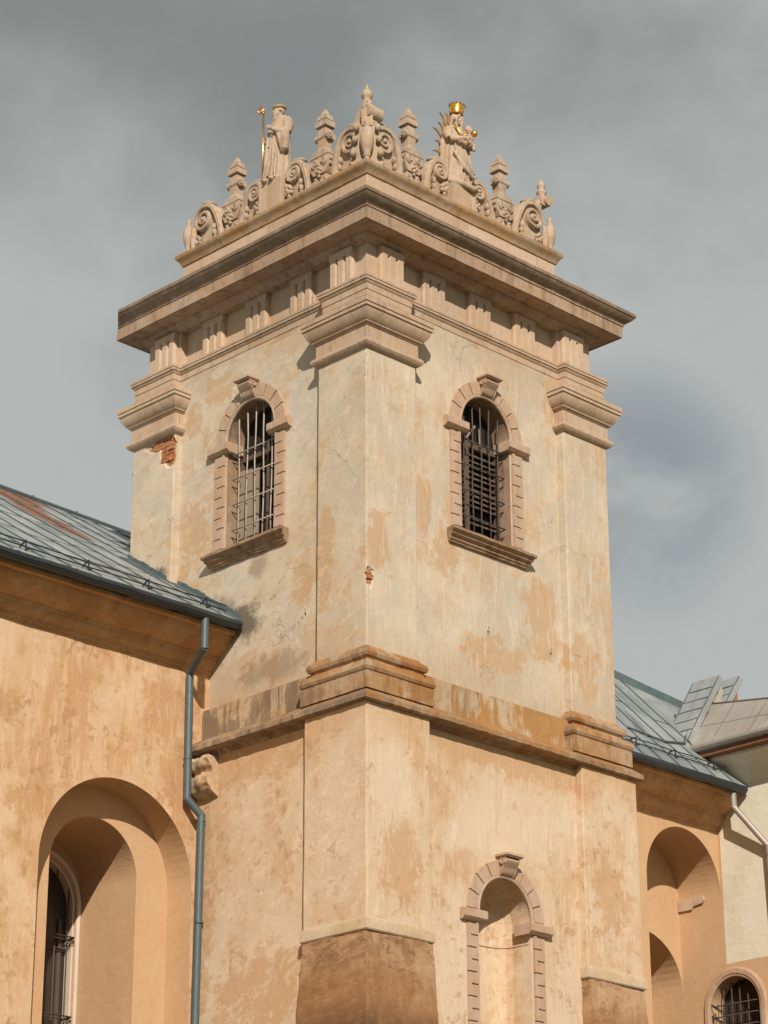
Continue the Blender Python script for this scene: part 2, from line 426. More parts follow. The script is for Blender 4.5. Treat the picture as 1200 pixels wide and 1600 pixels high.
M['roof_house'] = roof_mat('rusty_sheet_roof', (0.30, 0.275, 0.24), (0.38, 0.355, 0.32), (0.25, 0.175, 0.12), (0.29, 0.15, 0.08), rust_amt=0.85, slope_axis=0)
M['coping'] = roof_mat('sheet_coping', (0.27, 0.285, 0.288), (0.35, 0.365, 0.365), (0.14, 0.155, 0.16), (0.30, 0.13, 0.05), rust_amt=0.25, slope_axis=0)
M['seam'] = plain('roof_seams', (0.075, 0.10, 0.105), rough=0.5, var=0.3)
M['flash'] = plain('dark_flashing', (0.09, 0.12, 0.125), rough=0.5, var=0.5, scale=5)
M['eave'] = plain('rusty_eave_board', (0.20, 0.09, 0.045), rough=0.8, var=0.5, scale=4)
M['white_frame'] = plain('pale_window_frame', (0.60, 0.50, 0.40), rough=0.8, var=0.12)
M['pane'] = plain('dusty_dark_window', (0.035, 0.028, 0.022), rough=0.35, var=0.6, scale=3, spec=0.5)
gm, gnt, gb = new_mat('dry_ground')
gP = gnt.pos()
gnt.put(gb, 'Base Color', gnt.mix(gnt.step(gnt.noise(gP, 0.15, 8.0, 0.6), 0.4, 0.6), (0.075, 0.085, 0.04), (0.16, 0.135, 0.09)))
M['ground'] = gm


# ------------------------------------------------------------------ mesh helpers
ROOT_OF = {}


def finish(name, bm, mat, parent=None, smooth=False, recalc=True, auto=None):
    if recalc:
        bmesh.ops.recalc_face_normals(bm, faces=bm.faces)
    me = bpy.data.meshes.new(name)
    ofs = Vector((0, 0, 0))
    p = parent
    while p is not None:
        ofs += p.location
        p = p.parent
    bmesh.ops.translate(bm, verts=bm.verts, vec=-ofs)
    bm.to_mesh(me)
    bm.free()
    if smooth:
        me.polygons.foreach_set('use_smooth', [True] * len(me.polygons))
        if auto is not None:
            me.set_sharp_from_angle(angle=R(auto))
    me.materials.append(mat)
    ob = bpy.data.objects.new(name, me)
    ob.parent = parent
    col.objects.link(ob)
    return ob


def thing(name, loc, label, cat, group=None):
    o = bpy.data.objects.new(name, None)
    o.empty_display_size = 0.2
    o.location = loc
    o['label'] = label
    o['category'] = cat
    if group:
        o['group'] = group
    col.objects.link(o)
    return o


def BM():
    return bmesh.new()


def add_box(bm, x0, x1, y0, y1, z0, z1, T=None):
    vs = [Vector((x, y, z)) for z in (z0, z1) for (x, y) in ((x0, y0), (x1, y0), (x1, y1), (x0, y1))]
    if T:
        vs = [T(v) for v in vs]
    v = [bm.verts.new(p) for p in vs]
    fs = [(3, 2, 1, 0), (4, 5, 6, 7), (0, 1, 5, 4), (1, 2, 6, 5), (2, 3, 7, 6), (3, 0, 4, 7)]
    return [bm.faces.new([v[i] for i in f]) for f in fs]


def add_prism(bm, pts, d0, d1, T):
    """polygon pts (u,z) extruded from v=d0 to v=d1; T maps (u,v,z)"""
    a = [bm.verts.new(T(Vector((p[0], d0, p[1])))) for p in pts]
    b = [bm.verts.new(T(Vector((p[0], d1, p[1])))) for p in pts]
    n = len(pts)
    bm.faces.new(a)
    bm.faces.new(b[::-1])
    for i in range(n):
        bm.faces.new((a[i], b[i], b[(i + 1) % n], a[(i + 1) % n]))


def add_tube(bm, pts, r, n=8, T=None, cap=True, close=False):
    pts = [Vector(p) for p in pts]
    if T:
        pts = [T(p) for p in pts]
    k = len(pts)
    rings = []
    ref = None
    for i, p in enumerate(pts):
        if close:
            d = (pts[(i + 1) % k] - pts[i - 1]).normalized()
        else:
            a = pts[max(0, i - 1)]
            b = pts[min(k - 1, i + 1)]
            d = (b - a).normalized()
        if ref is None:
            ref = Vector((0, 0, 1)) if abs(d.z) < 0.9 else Vector((1, 0, 0))
        s = d.cross(ref)
        if s.length < 1e-4:
            s = d.orthogonal()
        s.normalize()
        t = s.cross(d).normalized()
        ref = t
        ri = r[i] if isinstance(r, (list, tuple)) else r
        rings.append([bm.verts.new(p + (s * math.cos(2 * PI * j / n) + t * math.sin(2 * PI * j / n)) * ri) for j in range(n)])
    for i in range(k - (0 if close else 1)):
        A, B = rings[i], rings[(i + 1) % k]
        for j in range(n):
            bm.faces.new((A[j], A[(j + 1) % n], B[(j + 1) % n], B[j]))
    if cap and not close:
        bm.faces.new(rings[0][::-1])
        bm.faces.new(rings[-1])


def add_lathe(bm, prof, c, n=14, T=None, sx=1.0, sy=1.0):
    """prof [(r,z)] round a vertical axis at c"""
    c = Vector(c)
    rings = []
    for r, z in prof:
        ring = []
        for j in range(n):
            p = c + Vector((r * sx * math.cos(2 * PI * j / n), r * sy * math.sin(2 * PI * j / n), z))
            ring.append(bm.verts.new(T(p) if T else p))
        rings.append(ring)
    for A, B in zip(rings, rings[1:]):
        for j in range(n):
            bm.faces.new((A[j], A[(j + 1) % n], B[(j + 1) % n], B[j]))
    bm.faces.new(rings[0][::-1])
    bm.faces.new(rings[-1])


def add_ball(bm, c, r, T=None, n=10):
    """r scalar or (rx,ry,rz)"""
    if not isinstance(r, (tuple, list)):
        r = (r, r, r)
    prof = []
    k = max(5, n // 2 + 1)
    for i in range(1, k):
        a = -PI / 2 + PI * i / k
        prof.append((math.cos(a), math.sin(a)))
    c = Vector(c)
    rings = []
    for q, z in prof:
        ring = []
        for j in range(n):
            p = c + Vector((q * r[0] * math.cos(2 * PI * j / n), q * r[1] * math.sin(2 * PI * j / n), z * r[2]))
            ring.append(bm.verts.new(T(p) if T else p))
        rings.append(ring)
    lo = c + Vector((0, 0, -r[2])); hi = c + Vector((0, 0, r[2]))
    vl = bm.verts.new(T(lo) if T else lo); vh = bm.verts.new(T(hi) if T else hi)
    for A, B in zip(rings, rings[1:]):
        for j in range(n):
            bm.faces.new((A[j], A[(j + 1) % n], B[(j + 1) % n], B[j]))
    for j in range(n):
        bm.faces.new((vl, rings[0][(j + 1) % n], rings[0][j]))
        bm.faces.new((vh, rings[-1][j], rings[-1][(j + 1) % n]))


def add_sweep(bm, path, prof, closed=False, maxseg=0.35):
    """closed profile (o,z) swept along a plan path (x,y); o grows to the right of travel; mitred corners"""
    P = [Vector((p[0], p[1])) for p in path]
    n = len(P)
    # subdivide, keeping corners
    pts = []
    segs = n if closed else n - 1
    for i in range(segs):
        a, b = P[i], P[(i + 1) % n]
        k = max(1, int((b - a).length / maxseg))
        for j in range(k):
            pts.append((a + (b - a) * (j / k), j == 0, i))
    if not closed:
        pts.append((P[-1], True, n - 1))

    def nrm(i):
        a, b = P[i % n], P[(i + 1) % n]
        d = (b - a).normalized()
        return Vector((d.y, -d.x))
    rings = []
    for p, corner, i in pts:
        if not corner:
            mvec = nrm(i)
        else:
            if closed:
                n1, n2 = nrm(i - 1), nrm(i)
            elif i == 0:
                n1 = n2 = nrm(0)
            elif i == n - 1:
                n1 = n2 = nrm(n - 2)
            else:
                n1, n2 = nrm(i - 1), nrm(i)
            s = n1 + n2
            mvec = s / (1 + n1.dot(n2))
        rings.append([bm.verts.new((p.x + mvec.x * o, p.y + mvec.y * o, z)) for o, z in prof])
    k = len(prof)
    tot = len(rings)
    for i in range(tot if closed else tot - 1):
        A, B = rings[i], rings[(i + 1) % tot]
        for j in range(k):
            bm.faces.new((A[j], A[(j + 1) % k], B[(j + 1) % k], B[j]))
    if not closed:
        bm.faces.new(rings[0])
        bm.faces.new(rings[-1][::-1])


def rough(bm, amp, scale=3.0, seed=0.0, big=0.0):
    for v in bm.verts:
        p = v.co * scale + Vector((seed, seed * 1.3, 0))
        d = mnoise.noise_vector(p) * amp + mnoise.noise_vector(p * 3.7) * amp * 0.5
        if big:
            d += mnoise.noise_vector(v.co * 0.7 + Vector((seed, 3, 1))) * big
        v.co += d


def subdiv(bm, maxlen):
    for _ in range(7):
        es = [e for e in bm.edges if e.calc_length() > maxlen]
        if not es:
            break
        bmesh.ops.subdivide_edges(bm, edges=es, cuts=1, use_grid_fill=True)


def bevel_all(bm, w_, ang=30, seg=1):
    es = [e for e in bm.edges if len(e.link_faces) == 2 and e.calc_face_angle(0) > R(ang)]
    bmesh.ops.bevel(bm, geom=es, offset=w_, segments=seg, affect='EDGES', profile=0.5, clamp_overlap=True)


def carve(ob, cutters):
    """boolean difference applied at once; the cutters are thrown away"""
    for bm in cutters:
        bmesh.ops.recalc_face_normals(bm, faces=bm.faces)
        me = bpy.data.meshes.new('c')
        bm.to_mesh(me); bm.free()
        co = bpy.data.objects.new('c', me)
        co.location = ob.matrix_world.translation if ob.parent is None else Vector((0, 0, 0))
        col.objects.link(co)
        md = ob.modifiers.new('b', 'BOOLEAN')
        md.operation = 'DIFFERENCE'
        md.solver = 'EXACT'
        md.object = co
        bpy.context.view_layer.update()
        dg = bpy.context.evaluated_depsgraph_get()
        nm = bpy.data.meshes.new_from_object(ob.evaluated_get(dg))
        ob.modifiers.remove(md)
        old = ob.data
        nm.name = ob.name
        ob.data = nm
        bpy.data.meshes.remove(old)
        bpy.data.objects.remove(co)


def remesh(ob, size, smooth_it=4, fac=0.5):
    md = ob.modifiers.new('r', 'REMESH')
    md.mode = 'VOXEL'
    md.voxel_size = size
    sm = ob.modifiers.new('s', 'SMOOTH')
    sm.iterations = smooth_it
    sm.factor = fac
    bpy.context.view_layer.update()
    dg = bpy.context.evaluated_depsgraph_get()
    nm = bpy.data.meshes.new_from_object(ob.evaluated_get(dg))
    ob.modifiers.clear()
    old = ob.data
    mats = [m_ for m_ in old.materials]
    ob.data = nm
    nm.name = ob.name
    bpy.data.meshes.remove(old)
    if not nm.materials:
        for m_ in mats:
            nm.materials.append(m_)
    nm.polygons.foreach_set('use_smooth', [True] * len(nm.polygons))


def arch_pts(c, r, zs, zb, n=28):
    p = [(c - r, zb), (c + r, zb)]
    for i in range(n + 1):
        a = PI * i / n
        p.append((c + r * math.cos(a), zs + r * math.sin(a)))
    return p


def TR(y0, u0=0.0, s=1.0, z0=0.0):      # right-hand face, plane y = y0, v grows outwards
    return lambda p: Vector((u0 + s * p.x, y0 - p.y, p.z + z0))


def TL(x0, u0=0.0, s=1.0, z0=0.0):      # left-hand face, plane x = x0
    return lambda p: Vector((x0 - p.y, u0 + s * p.x, p.z + z0))


IDT = lambda p: Vector((p.x, p.y, p.z))
GZ = -20.1

# ------------------------------------------------------------------ ground
bm = BM()
bmesh.ops.create_grid(bm, x_segments=2, y_segments=2, size=900)
bmesh.ops.translate(bm, verts=bm.verts, vec=(0, 0, GZ))
g = finish('ground', bm, M['ground'])
g['kind'] = 'structure'

# ------------------------------------------------------------------ bell tower
tower = thing('bell_tower', (3, 3, GZ), 'square plastered baroque bell tower with triglyph frieze, two barred arched windows and crowned parapet', 'tower')

C4 = [Matrix.Translation((3, 3, 0)) @ Matrix.Rotation(k * PI / 2, 4, 'Z') @ Matrix.Translation((-3, -3, 0)) for k in range(4)]


def turn(bm, k):
    if k:
        bmesh.ops.transform(bm, matrix=C4[k], verts=bm.verts)


WU = 0.17     # upper wall plane set back behind the pilasters
WL = -0.05    # lower wall plane
WC = 3.0      # window centre along either face
ZS = -0.55    # springing of the upper windows
WR = 0.61


def niche_cut(dz):
    b_ = BM()
    T = TR(WL, WC, 1, dz)
    rings = []
    base = arch_pts(0, WR, 0, -10.5, 32)
    for v, k in ((.2, 1), (-.40, 1), (-.52, .93), (-.60, .80), (-.65, .55), (-.665, .25)):
        rings.append([b_.verts.new(T(Vector((p[0] * k, v, ZS + (p[1] * (.25 + .75 * k) if p[1] > 0 else p[1]))))) for p in base])
    n = len(base)
    for A, B in zip(rings, rings[1:]):
        for j in range(n):
            b_.faces.new((A[j], A[(j + 1) % n], B[(j + 1) % n], B[j]))
    b_.faces.new(rings[0]); b_.faces.new(rings[-1][::-1])
    return b_


def hole_cut(T, u, z, s=1.0):
    b_ = BM()
    pts = [(-.03, -.07), (.0, -.085), (.03, -.06), (.028, -.01), (.012, .02), (.016, .07), (-.008, .085), (-.014, .03), (-.034, 0)]
    add_prism(b_, [(u + a * s, z + c * s) for a, c in pts], -0.25, 0.1, T)
    return b_


def chunk_cut(c, r, seed):
    b_ = BM()
    bmesh.ops.create_icosphere(b_, subdivisions=3, radius=1.0)
    for v in b_.verts:
        k = 1 + 0.35 * mnoise.noise(v.co * 1.6 + Vector((seed, 0, 0))) + 0.2 * mnoise.noise(v.co * 4.3 + Vector((0, seed, 0)))
        v.co = Vector((v.co.x * r[0] * k + c[0], v.co.y * r[1] * k + c[1], v.co.z * r[2] * k + c[2]))
    return b_


# upper wall, hollow bell chamber
bm = BM()
add_box(bm, WU, 6 - WU, WU, 6 - WU, -6.0, 1.3)
uw = finish('upper_wall', bm, M['upper'], tower)
cut = []
b_ = BM(); add_box(b_, 1.0, 5.0, 1.0, 5.0, -3.6, 1.0); cut.append(b_)
b_ = BM(); add_prism(b_, arch_pts(WC, WR, ZS, -2.58), -1.2, 0.2, TR(WU)); cut.append(b_)
b_ = BM(); add_prism(b_, arch_pts(WC, WR, ZS, -2.58), -1.2, 0.2, TL(WU)); cut.append(b_)
cut.append(hole_cut(TL(WU), 1.62, -4.2)); cut.append(hole_cut(TR(WU), 1.30, -4.16)); cut.append(hole_cut(TR(WU), 3.0, -4.18)); cut.append(hole_cut(TR(WU), 4.55, -4.19))


def shift(bm_, par):
    ofs = Vector((0, 0, 0)); p = par
    while p is not None:
        ofs += p.location; p = p.parent
    bmesh.ops.translate(bm_, verts=bm_.verts, vec=-ofs)


def carve_in(ob, par, cutters):
    """cutters are in world coordinates; ob's mesh is relative to its parents"""
    for b__ in cutters:
        ofs = Vector((0, 0, 0)); p = par
        while p is not None:
            ofs += p.location; p = p.parent
        bmesh.ops.recalc_face_normals(b__, faces=b__.faces)
        me = bpy.data.meshes.new('c')
        b__.to_mesh(me); b__.free()
        co = bpy.data.objects.new('c', me)
        col.objects.link(co)
        md = ob.modifiers.new('b', 'BOOLEAN')
        md.operation = 'DIFFERENCE'; md.solver = 'EXACT'; md.object = co
        bpy.context.view_layer.update()
        dg = bpy.context.evaluated_depsgraph_get()
        nm = bpy.data.meshes.new_from_object(ob.evaluated_get(dg))
        ob.modifiers.clear()
        old = ob.data
        ob.data = nm
        nm.name = ob.name
        bpy.data.meshes.remove(old)
        bpy.data.objects.remove(co)


carve_in(uw, tower, cut)
uw.data.materials.append(stone('shade_darkened_reveal_stone', (0.34, 0.24, 0.165), (0.30, 0.19, 0.115), (0.13, 0.09, 0.065), drip=0.5))  # reveal stone darkened, so the shade under the arch sits in its colour
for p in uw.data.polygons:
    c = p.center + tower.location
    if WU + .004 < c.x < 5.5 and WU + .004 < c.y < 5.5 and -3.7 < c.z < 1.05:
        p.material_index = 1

# lower wall with the niche
bm = BM()
add_box(bm, WL, 6 - WL, WL, 6 - WL, GZ, -6.12)
lw = finish('lower_wall', bm, M['lower'], tower)
carve_in(lw, tower, [niche_cut(-8.475)])

# corner pilasters (shaft, capital, base), lower pilasters
CAPP = [(-.25, -.005), (.035, -.005), (.05, .005), (.08, .03), (.10, .07), (.095, .11), (.07, .14), (.04, .155), (.03, .165), (.03, .385), (.05, .395), (.055, .42),
        (.085, .425), (.09, .445), (.12, .47), (.155, .52), (.18, .58), (.19, .62), (.19, .635), (.215, .64), (.215, .69), (.205, .695), (.205, .705), (.225, .71), (.225, .79), (.0, .84), (-.25, .84)]
BASEP = [(-.25, -5.18), (.0, -5.18), (.03, -5.215), (.035, -5.24), (.075, -5.25), (.11, -5.285), (.12, -5.335), (.10, -5.385), (.06, -5.41), (.055, -5.43), (.065, -5.455), (.115, -5.475),
         (.17, -5.50), (.20, -5.55), (.205, -5.605), (.185, -5.65), (.165, -5.665), (.165, -5.685), (.175, -5.69), (.175, -5.95), (-.25, -5.95)]
CPATH = [(.30, 1.15), (0, 1.15), (0, 0), (1.15, 0), (1.15, .30)]
for k in range(4):
    bm = BM()
    add_box(bm, 0, 1.15, 0, 1.15, -5.3, 0.1)
    subdiv(bm, 0.5)
    bevel_all(bm, 0.018, 60, 2)
    rough(bm, 0.006, 1.7, 3 + k)
    turn(bm, k)
    px = finish('pilaster', bm, M['upper'], tower)
    if k == 0:
        carve_in(px, tower, [chunk_cut((0.075, -0.01, -4.03), (.105, .075, .19), 2.0)])
    if k == 3:
        carve_in(px, tower, [chunk_cut((-.0, 5.00, -.34), (.09, .30, .30), 5.0), chunk_cut((-.0, 5.25, -.10), (.075, .40, .16), 9.0)])
    if k in (0, 3):
        bmc = BM()
        rnd = random.Random(4 + k)
        cx0, cy0, zb0, zb1, w0, w1 = (0, 0, -4.32, -3.75, -.0, .4) if k == 0 else (0, 5.2, -.85, .15, 0, 0)
        z = zb0
        while z < zb1:
            hh = 0.072
            y = 0.0 if k == 0 else 4.90
            y_end = .5 if k == 0 else 5.8
            off = rnd.uniform(0, .2) * (k == 3)
            while y < y_end:
                L_ = rnd.uniform(.2, .27) - off
                off = 0
                ins = .018 + rnd.uniform(0, .03)
                add_box(bmc, ins, .35, max(y, .03 + rnd.uniform(0, .02)) + .008, y + L_ - .006, z + .006, z + hh - .006)
                y += L_
            z += hh
        if k == 0:
            for i in range(8):
                add_box(bmc, .03 + .26 * (i // 6), .28 + .26 * (i // 6), .018 + rnd.uniform(0, .03), .3, -4.30 + .085 * (i % 6), -4.228 + .085 * (i % 6))
            add_box(bmc, .05, .36, .05, .36, zb0, zb1)
        else:
            add_box(bmc, .055, .36, 4.9, 5.8, zb0, zb1)
        subdiv(bmc, 0.06)
        rough(bmc, 0.012, 14.0, 2)
        finish('exposed_brick', bmc, M['brick'], px)
    bm = BM(); add_sweep(bm, CPATH, CAPP); rough(bm, 0.004, 2.5, k); turn(bm, k)
    cp = finish('pilaster_capital', bm, M['stone'], tower, smooth=True, auto=28)
    bm = BM(); add_sweep(bm, CPATH, BASEP, maxseg=.2); rough(bm, 0.006, 3.5, k + 7); turn(bm, k)
    finish('pilaster_base', bm, M['base'], tower, smooth=True, auto=28)
    bm = BM()
    add_box(bm, -.2055, 1.19, -.2055, 1.19, -9.6, -6.1)
    subdiv(bm, 0.5); bevel_all(bm, 0.018, 60, 2); rough(bm, 0.007, 1.7, 13 + k); turn(bm, k)
    lp = finish('lower_pilaster', bm, M['lower'], tower)
    # plinth strip and battered footing
    bm = BM()
    add_sweep(bm, [(.1, 1.19), (-.2055, 1.19), (-.2055, -.2055), (1.19, -.2055), (1.19, .1)], [(-.25, -9.555), (-.002, -9.555), (.02, -9.58), (.03, -9.60), (.035, -9.745), (.02, -9.765), (-.25, -9.765)])
    rough(bm, 0.004, 3, k); turn(bm, k)
    finish('plinth_strip', bm, M['strip'], lp, smooth=True, auto=28)
    bm = BM()
    for (za, oa, zc, oc) in ((-9.765, -.005, -20.1, .9),):
        A = [bm.verts.new((x, y, za)) for x, y in ((-.2055 - oa, -.2055 - oa), (1.19, -.2055 - oa), (1.19, 1.19), (-.2055 - oa, 1.19))]
        B = [bm.verts.new((x, y, zc)) for x, y in ((-.2055 - oc, -.2055 - oc), (1.24, -.2055 - oc), (1.24, 1.24), (-.2055 - oc, 1.24))]
        bm.faces.new(A); bm.faces.new(B[::-1])
        for j in range(4):
            bm.faces.new((A[j], B[j], B[(j + 1) % 4], A[(j + 1) % 4]))
    subdiv(bm, 0.09) if k in (1, 2) else subdiv(bm, 0.05)
    rough(bm, 0.012, 6.0, 5 + k, 0.03)
    rough(bm, 0.007, 16.0, 2 + k)
    turn(bm, k)
    finish('battered_footing', bm, M['foot'], lp, smooth=True, auto=50)

# band and ledge between the storeys
bm = BM()
add_box(bm, .03, 5.97, .03, 5.97, -5.95, -5.37)
subdiv(bm, 0.2); rough(bm, 0.008, 2.5, 4)
finish('storey_band', bm, M['band'], tower, smooth=True, auto=40)
bm = BM()
SQ = [(0, 6), (0, 0), (6, 0), (6, 6)]
add_sweep(bm, SQ, [(-.3, -5.86), (.02, -5.90), (.10, -5.935), (.20, -6.0), (.28, -6.065), (.305, -6.095), (.30, -6.165), (.275, -6.185), (.12, -6.195), (.09, -6.23), (.06, -6.26), (-.3, -6.26)], closed=True, maxseg=.06)
rough(bm, 0.009, 8.0, 2, 0.008)
finish('storey_ledge', bm, M['ledge'], tower, smooth=True, auto=24)

# entablature
pj = 1.06


def jog(a, b_):
    base = [(b_, 6 - pj), (b_, pj), (a, pj), (a, a), (pj, a), (pj, b_)]
    out = []
    for k in range(4):
        for p in base[1:]:
            q = C4[k] @ Vector((p[0], p[1], 0))
            out.append((q.x, q.y))
    return out


bm = BM()
ARCH = [(-.25, .965), (0, .965), (0, 1.07), (.012, 1.075), (.012, 1.18), (.03, 1.195), (.045, 1.225), (.045, 1.235), (.065, 1.24), (.065, 1.275), (.058, 1.28), (.058, 1.288), (.07, 1.292), (.07, 1.335), (-.25, 1.335)]
add_sweep(bm, jog(0.0, WU), ARCH, closed=True)
rough(bm, 0.0045, 2.2, 6)
finish('architrave', bm, M['stone'], tower, smooth=True, auto=28)
for k in range(4):
    bm = BM()
    add_box(bm, .003, pj - .003, .003, pj - .003, .80, 0.968)
    turn(bm, k)
    finish('capital_block', bm, M['stone'], tower)
FR, FC = .31, .17
bm = BM()
add_box(bm, FR, 6 - FR, FR, 6 - FR, 1.30, 2.15)
finish('frieze', bm, M['attic'], tower)
for k in range(4):
    bm = BM()
    add_box(bm, FC, pj - .02, FC, pj - .02, 1.30, 2.13)
    turn(bm, k)
    finish('frieze_corner_block', bm, M['attic'], tower)


def triglyph(T):
    b_ = BM()
    z0, z1, zg = 1.338, 2.062, 1.93
    pr = [(-.275, -.05), (-.275, .055), (-.245, .105), (-.135, .105), (-.097, .04), (-.06, .105), (.06, .105), (.097, .04), (.135, .105), (.245, .105), (.275, .055), (.275, -.05)]
    lo = [b_.verts.new(T(Vector((p[0], p[1], z0)))) for p in pr]
    hi = [b_.verts.new(T(Vector((p[0], p[1], zg)))) for p in pr]
    n = len(pr)
    b_.faces.new(lo); b_.faces.new(hi[::-1])
    for j in range(n):
        b_.faces.new((lo[j], hi[j], hi[(j + 1) % n], lo[(j + 1) % n]))
    add_box(b_, -.275, .275, -.05, .103, zg + .001, z1, T)
    rough(b_, 0.005, 5, 1)
    return b_


for side in range(2):
    for c, pl in ((.70, FC), (1.85, FR), (3.0, FR), (4.15, FR), (5.30, FC)):
        T = TR(pl, c) if side == 0 else TL(pl, c)
        finish('triglyph', triglyph(T), M['attic'], tower)

bm = BM()
CORN = [(-.45, 2.055), (-.15, 2.06), (-.13, 2.075), (-.115, 2.10), (-.06, 2.13), (-.035, 2.165), (-.03, 2.195), (.23, 2.21), (.235, 2.225), (.255, 2.20), (.27, 2.20), (.275, 2.425), (.295, 2.43), (.295, 2.455), (.305, 2.47),
        (.335, 2.50), (.385, 2.53), (.43, 2.575), (.445, 2.605), (.46, 2.61), (.465, 2.665), (.44, 2.69), (.1, 2.76), (-.45, 2.79)]
SQC = [(.5, 5.5), (.5, .5), (5.5, .5), (5.5, 5.5)]
CORN = [(o + .5, z) for o, z in CORN]
add_sweep(bm, SQC, CORN, closed=True, maxseg=.1)
rough(bm, 0.007, 3.2, 9, 0.006)
dgl = Vector((-1, 1, 0)).normalized()
geo = bm.verts[:] + bm.edges[:] + bm.faces[:]
res = bmesh.ops.bisect_plane(bm, geom=geo, dist=1e-5, plane_co=Vector((-.24, 6.24, 2.6)), plane_no=dgl + Vector((0, 0, .12)), clear_outer=True)
ed = [e for e in res['geom_cut'] if isinstance(e, bmesh.types.BMEdge)]
bmesh.ops.edgenet_fill(bm, edges=ed)
finish('cornice', bm, M['cornice'], tower, smooth=True, auto=25)

bm = BM()
add_box(bm, .57, 5.43, .57, 5.43, 2.6, 3.74)
subdiv(bm, .6); bevel_all(bm, 0.012, 60); rough(bm, .005, 2, 3)
finish('attic_wall', bm, M['attic'], tower)
bm = BM()
SQI = [(.6, 5.4), (.6, .6), (5.4, .6), (5.4, 5.4)]
add_sweep(bm, SQI, [(o + .6, z) for o, z in [(-.6, 3.68), (-.575, 3.685), (-.56, 3.705), (-.545, 3.71), (-.535, 3.75), (-.50, 3.81), (-.465, 3.845), (-.455, 3.865), (-.452, 3.92), (-.47, 3.94), (-.6, 3.955)]], closed=True, maxseg=.12)
rough(bm, 0.006, 3.5, 5)
finish('attic_coping', bm, M['lip'], tower, smooth=True, auto=28)
bm = BM(); add_box(bm, .602, 5.398, .602, 5.398, 3.7, 3.948)
finish('attic_roof', bm, M['flash'], tower)


# ---- window surrounds
def surround(T, jamb_bot, name, cut_left=0):
    """returns meshes: main surround + keystone + imposts"""
    root = None
    bm = BM()
    ro, ri = .885, .655
    nv = 9
    gap = .024
    # plain backing ring, thin
    def ring(a0, a1, r0, r1, v0, v1, seg=4):
        pts = []
        for i in range(seg + 1):
            a = a0 + (a1 - a0) * i / seg
            pts.append((r1 * math.cos(a), ZS + r1 * math.sin(a)))
        for i in range(seg, -1, -1):
            a = a0 + (a1 - a0) * i / seg
            pts.append((r0 * math.cos(a), ZS + r0 * math.sin(a)))
        add_prism(bm, pts, v0, v1, T)
    ring(0.0, PI, .645, .88, -.03, .008, 24)
    for i in range(nv):
        a0 = PI * i / nv + gap / .77 / 2
        a1 = PI * (i + 1) / nv - gap / .77 / 2
        ring(a0, a1, .66, ro, .0, .05, 3)
    # rounded bead round the arch
    ap = [(.632 * math.cos(PI * i / 26), .02, ZS + .632 * math.sin(PI * i / 26)) for i in range(27)]
    add_tube(bm, ap, .034, 8, T)
    # jamb blocks
    for s in (-1, 1):
        add_prism(bm, [(s * .645, ZS - .2), (s * .88, ZS - .2), (s * .88, jamb_bot), (s * .645, jamb_bot)], -.03, .006, T)
        z = ZS - .22
        i = 0
        while z > jamb_bot + .02:
            z2 = max(z - .192, jamb_bot)
            # notch alternates between the outer and the inner end
            if i % 2:
                a, b_ = .655, .83
            else:
                a, b_ = .70, .885
            add_prism(bm, [(s * .650, z - .022), (s * .885, z - .022), (s * .885, z2), (s * .650, z2)], .0, .05, T)
            k0, k1 = (.825, .8851) if i % 2 else (.6499, .70)
            add_prism(bm, [(s * k0, z + .0005), (s * k1, z + .0005), (s * k1, z - .0225), (s * k0, z - .0225)], .001, .0496, T)
            z = z2
            i += 1
    rough(bm, 0.003, 4, 2)
    w_ = finish(name, bm, M['surround'], tower)
    for s in (-1, 1):
        b2 = BM()
        prof = [(-.12, ZS - .02), (.10, ZS - .02), (.115, ZS - .035), (.115, ZS - .15), (.10, ZS - .165), (.06, ZS - .20), (-.12, ZS - .20)]
        lo = [b2.verts.new(T(Vector((s * .50, p[0] + (.0), p[1])))) for p in prof]
        hi = [b2.verts.new(T(Vector((s * 1.03, p[0], p[1])))) for p in prof]
        n = len(prof)
        b2.faces.new(lo); b2.faces.new(hi[::-1])
        for j in range(n):
            b2.faces.new((lo[j], hi[j], hi[(j + 1) % n], lo[(j + 1) % n]))
        add_box(b2, min(s * .50, s * .645), max(s * .50, s * .645), -.26, -.11, ZS - .199, ZS - .022, T)
        bevel_all(b2, .006, 40)
        rough(b2, 0.004, 4, s)
        finish('impost', b2, M['surround'], w_)
    # scrolled keystone
    b2 = BM()
    KZ = T(Vector((0, 0, .07))).z
    side = [(.0, .07), (.07, .10), (.115, .16), (.13, .23), (.15, .28), (.20, .33), (.225, .39), (.21, .44), (.17, .465), (.0, .47)]
    n = len(side)
    def hwid(z): return .105 + .05 * (z - .07) / .4
    A = [b2.verts.new(T(Vector((-hwid(z), v, z)))) for v, z in side]
    B = [b2.verts.new(T(Vector((hwid(z), v, z)))) for v, z in side]
    b2.faces.new(A); b2.faces.new(B[::-1])
    for j in range(n):
        b2.faces.new((A[j], B[j], B[(j + 1) % n], A[(j + 1) % n]))
    for s in (-1, 1):       # volute eyes on the flanks
        pts = []
        for i in range(26):
            a = i / 25 * 2.2 * 2 * PI
            r = .082 * (1 - i / 25 * .85)
            pts.append((s * .152, .135 + r * math.cos(a + .4), .385 + r * math.sin(a + .4)))
        add_tube(b2, pts, .016, 6, T)
        add_tube(b2, [(s * .14, .05, .09), (s * .15, .115, .17), (s * .155, .13, .25), (s * .155, .16, .30)], .014, 6, T)
    add_box(b2, -.175, .175, .0, .255, .468, .495, T)
    add_box(b2, -.195, .195, .0, .275, .494, .545, T)
    bevel_all(b2, .005, 50)
    for v_ in b2.verts:
        v_.co.z = KZ + (v_.co.z - KZ) * .74
    rough(b2, 0.004, 6, 3)
    finish('keystone', b2, M['surround'], w_, smooth=True, auto=35)
    return w_


